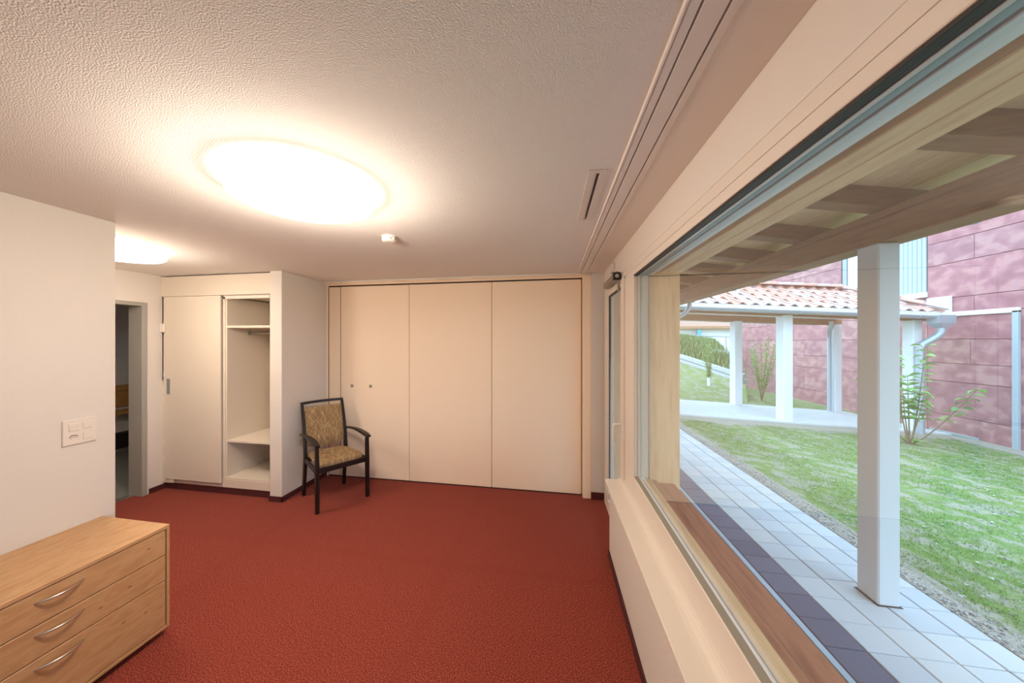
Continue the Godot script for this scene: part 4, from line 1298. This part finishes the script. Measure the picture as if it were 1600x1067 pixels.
func plants() -> void:
	# leafy young shrub in front of the red wall
	var at := Vector3(7.02, ground_y(7.02), -8.05)
	var sh := thing("young_shrub", "young leafy shrub with light green paired leaves before the red wall", "shrub", at)
	var leaf := [leaf_mesh(0.20, 0.105), leaf_mesh(0.16, 0.09)]
	var side := Vector3(0.94, 0, 0.34)   # roughly across the view
	var back := Vector3(-0.34, 0, 0.94)
	var stems := [[0.02, 0.26, 1.95, 0.02], [-0.02, -0.34, 1.85, 0.05], [0.0, 0.0, 1.35, -0.08], [0.03, 0.80, 1.15, 0.03], [-0.03, -0.56, 1.25, -0.05], [0.0, 0.22, 1.05, 0.12], [0.0, -0.20, 1.10, 0.10]]
	for s in stems:
		var pts := []
		for k in 9:
			var t := k / 8.0
			var lean: float = s[1] * (pow(t, 0.8) if absf(s[1]) > 0.4 else t * (1.0 - 0.35 * t))
			pts.append(side * (s[0] + lean) + back * (s[3] * t) + Vector3.UP * (s[2] * t))
		put(sh, "stem", tube(begin(), pts, [0.013, 0.012, 0.011, 0.010, 0.009, 0.008, 0.006, 0.005, 0.003], 6).commit(), M.bark)
		var pairs := int(s[2] / 0.085)
		for k in range(2, pairs + 1):
			var t := float(k) / pairs
			if t * s[2] < 0.5: continue
			var i := mini(int(t * 8), 7)
			var p: Vector3 = pts[i].lerp(pts[i + 1], t * 8 - i)
			var a0 := rng.randf_range(-0.5, 0.5) + (PI / 2 if k % 2 else 0.35)
			for q in [0.0, PI]:
				put(sh, "leaf", leaf[rng.randi_range(0, 1)], M["leaf_%d" % rng.randi_range(0, 2)], p, Vector3(rng.randf_range(-0.25, 0.45), a0 + q + rng.randf_range(-0.3, 0.3), rng.randf_range(-0.6, 0.6)))
	for k in 7:
		var a := TAU * k / 7
		put(sh, "leaf", leaf[1], M.leaf_1, Vector3(0.05 * cos(a), 0.06, 0.05 * sin(a)), Vector3(-0.3, a, 0))
	# bushy sapling behind the walkway
	sapling("broom_shrub", "upright many-stemmed shrub seen between two walkway posts", Vector3(7.10, ground_y(7.10), -12.95), 2.3, 12, 0.62, 0.085, 70)
	var t := sapling("staked_sapling", "slender pale sapling on the far lawn by the ramp", Vector3(5.70, 0.05, -13.5), 1.65, 5, 0.20, 0.10, 60)
	put(t, "trunk_guard", tube(begin(), [Vector3(0, 0, 0), Vector3(0, 0.3, 0)], 0.06, 10).commit(), M.render_white)

func sapling(called: String, label: String, at: Vector3, h: float, n: int, spread: float, leaf_l: float, per: int) -> Node3D:
	var o := thing(called, label, "shrub", at)
	var st := begin()
	var lm := leaf_mesh(leaf_l, leaf_l * 0.55)
	var fo := begin()
	for i in n:
		var a := TAU * i / n + rng.randf() * 0.5
		var r := spread * (0.3 + 0.7 * rng.randf())
		var hh := h * rng.randf_range(0.65, 1.0)
		var pts := []
		for k in 7:
			var t := k / 6.0
			pts.append(Vector3(cos(a) * r * t, hh * t, sin(a) * r * t))
		tube(st, pts, [0.011, 0.009, 0.008, 0.006, 0.005, 0.004, 0.002], 5)
		for k in per:
			var t := rng.randf_range(0.22, 1.0)
			var p := Vector3(cos(a) * r * t, hh * t, sin(a) * r * t)
			fo.append_from(lm, 0, Transform3D(Basis.from_euler(Vector3(rng.randf_range(-0.7, 0.2), rng.randf() * TAU, 0)), p + Vector3(rng.randfn(0, 0.02), 0, rng.randfn(0, 0.02))))
	put(o, "stem", st.commit(), M.bark)
	put(o, "foliage", fo.commit(), M.leaf_1)
	return o

# ---------------------------------------------------------------- beyond the walkway
func far_things() -> void:
	# ramp wall falling to the right, in two courses with a dark joint
	var r := thing("ramp_wall", "grey concrete ramp wall sloping down behind the far lawn", "wall")
	for k in 2:
		var st := begin()
		var y := 0.0 - 0.20 * k
		var a := Vector3(5.5, 1.30 + y, -18.2)
		var b := Vector3(7.05, 0.44 + y, -14.0)
		var th := Vector3(0.18 + 0.1 * k, 0, -0.15)
		loft(st, [[a, a + th, a + th + Vector3.DOWN * 0.17, a + Vector3.DOWN * 0.17], [b, b + th, b + th + Vector3.DOWN * 0.17, b + Vector3.DOWN * 0.17]])
		put(r, "course", st.commit(), M.concrete_grey)
	var bank := setting("ground_bank", "grassy bank rising behind the ramp wall", "bank")
	var st := begin()
	var f := func(i: int, j: int) -> Vector3:
		var t := i / 12.0
		var u := j / 8.0
		var a := Vector3(5.6, 1.02, -18.35).lerp(Vector3(7.2, 0.18, -14.15), t)
		var b := Vector3(6.2, 2.15, -23.5).lerp(Vector3(10.6, 1.6, -24.4), t)
		return a.lerp(b, u) + Vector3(0, 0.12 * sin(PI * u), 0)
	for i in 12:
		for j in 8:
			quad(st, f.call(i, j), f.call(i + 1, j), f.call(i + 1, j + 1), f.call(i, j + 1), Vector3.UP)
	put(bank, "slope", st.commit(), M.lawn_soil)
	var mm := MultiMesh.new()
	mm.transform_format = MultiMesh.TRANSFORM_3D
	mm.use_colors = true
	var g := begin()
	for k in 4:
		var a := TAU * k / 4
		var d := Vector3(cos(a), 0, sin(a))
		var sd := Vector3(-sin(a), 0, cos(a)) * 0.06
		tri(g, [d * 0.1 - sd, d * 0.1 + sd, d * 0.4 + Vector3.UP], [Vector3.UP, Vector3.UP, Vector3.UP], [Vector2.ZERO, Vector2.ZERO, Vector2.ZERO])
	mm.mesh = g.commit()
	mm.instance_count = 5000
	for i in 5000:
		var p: Vector3 = f.call(0, 0)
		var t := rng.randf()
		var u := rng.randf()
		var a := Vector3(5.6, 1.02, -18.35).lerp(Vector3(7.2, 0.18, -14.15), t)
		var b := Vector3(6.2, 2.15, -23.5).lerp(Vector3(10.6, 1.6, -24.4), t)
		p = a.lerp(b, u) + Vector3(0, 0.12 * sin(PI * u), 0)
		var s := rng.randf_range(0.15, 0.45)
		mm.set_instance_transform(i, Transform3D(Basis(Vector3.UP, rng.randf() * TAU).scaled(Vector3(s, s, s)), p))
		var k := rng.randf_range(0.8, 1.3)
		mm.set_instance_color(i, Color(0.22 * k, 0.31 * k, 0.12 * k))
	var gm := MultiMeshInstance3D.new()
	gm.name = "tall_grass"
	gm.multimesh = mm
	gm.material_override = M.grass_blade
	gm.set_meta("kind", "stuff")
	add_child(gm)
	tag(gm, "tall grass growing on the far bank", "grass")
	var blk := thing("boulder", "pale grey boulder lying on the grassy bank", "boulder", Vector3(8.3, 0.86, -18.7))
	var br := []
	for q in [[-0.35, 0.55, 0.3], [-0.05, 0.85, 0.5], [0.22, 0.72, 0.42], [0.38, 0.35, 0.2]]:
		var ring := []
		for k in 12:
			var a := TAU * k / 12
			var w := 1.0 + 0.14 * sin(a * 3.0 + q[0] * 9.0)
			ring.append(Vector3(cos(a) * q[1] * w, q[0], sin(a) * q[2] * w))
		br.append(ring)
	put(blk, "stone", loft(begin(), br).commit(), M.concrete_grey)
	var fence := thing("railing", "thin grey railing along the top of the far bank", "railing", Vector3(7.5, 1.2, -23.7))
	put(fence, "rail", tube(begin(), [Vector3(-2, 1.0, 0), Vector3(5, 0.72, -0.3)], 0.035, 8).commit(), M.aluminium_dull)
	for k in 6:
		put(fence, "post", tube(begin(), [Vector3(-2 + 1.4 * k, -1.2, -0.06 * k), Vector3(-2 + 1.4 * k, 1.0 - 0.056 * k, -0.06 * k)], 0.025, 6).commit(), M.aluminium_dull)
	struct("ground_far", bx(Vector3(-2, -1.5, -60), Vector3(34, -1.0, -24.6), 0, 0), M.lawn_soil)
	var rise := begin()
	var sl := func(i: int, j: int) -> Vector3:
		var t := i / 10.0
		var u := j / 8.0
		var a := Vector3(3.0, ground_y(3.0) - 0.02, -11.6).lerp(Vector3(6.2, ground_y(6.2) - 0.02, -12.0), t)
		var b := Vector3(5.4, 0.98, -18.3).lerp(Vector3(7.1, 0.10, -13.95), t)
		return a.lerp(b, u)
	for i in 10:
		for j in 8:
			quad(rise, sl.call(i, j), sl.call(i + 1, j), sl.call(i + 1, j + 1), sl.call(i, j + 1), Vector3.UP)
	for j in 8:
		var p: Vector3 = sl.call(10, j)
		var q: Vector3 = sl.call(10, j + 1)
		quad(rise, p, q, Vector3(q.x, -0.8, q.z), Vector3(p.x, -0.8, p.z), Vector3.RIGHT)
	struct("ground_far_lawn", rise.commit(), M.lawn_soil, "pale lawn rising to the ramp wall beyond the walkway", "lawn")
	# distant white house with a pink roof
	var b := thing("distant_house", "distant white house with a pinkish roof and a teal column", "house", Vector3(12.5, 0, -31.5))
	put(b, "wall", bx(Vector3(-5, -1, -4), Vector3(4.6, 2.95, 0), 0, 0.02), M.render_white)
	var rp := PackedVector2Array([Vector2(-5.6, 2.95), Vector2(5.2, 2.95), Vector2(4.0, 4.6), Vector2(-4.4, 4.6)])
	put(b, "roof", prism(begin(), rp, -4.6, 0.7).commit(), M.tile_0)
	put(b, "eaves", bx(Vector3(-5.6, 2.72, -4.6), Vector3(5.2, 2.95, 0.72), 0, 0.02), M.spruce_brown)
	put(b, "column", bx(Vector3(-0.35, -1, 0.3), Vector3(0.0, 2.72, 0.6), 1, 0.02), M.teal_paint)
	put(b, "column", bx(Vector3(3.0, -1, 0.3), Vector3(3.3, 2.72, 0.6), 1, 0.02), M.spruce_brown)
	for x in [-3.9, 3.5]:
		var wn := put(b, "window", bx(Vector3(x, 0.9, -0.05), Vector3(x + 0.8, 2.3, 0.04), 1, 0.01), M.aluminium_dull)
		put(wn, "pane", bx(Vector3(x + 0.08, 0.98, 0.04), Vector3(x + 0.72, 2.22, 0.05), 1, 0), M.slot_dark)
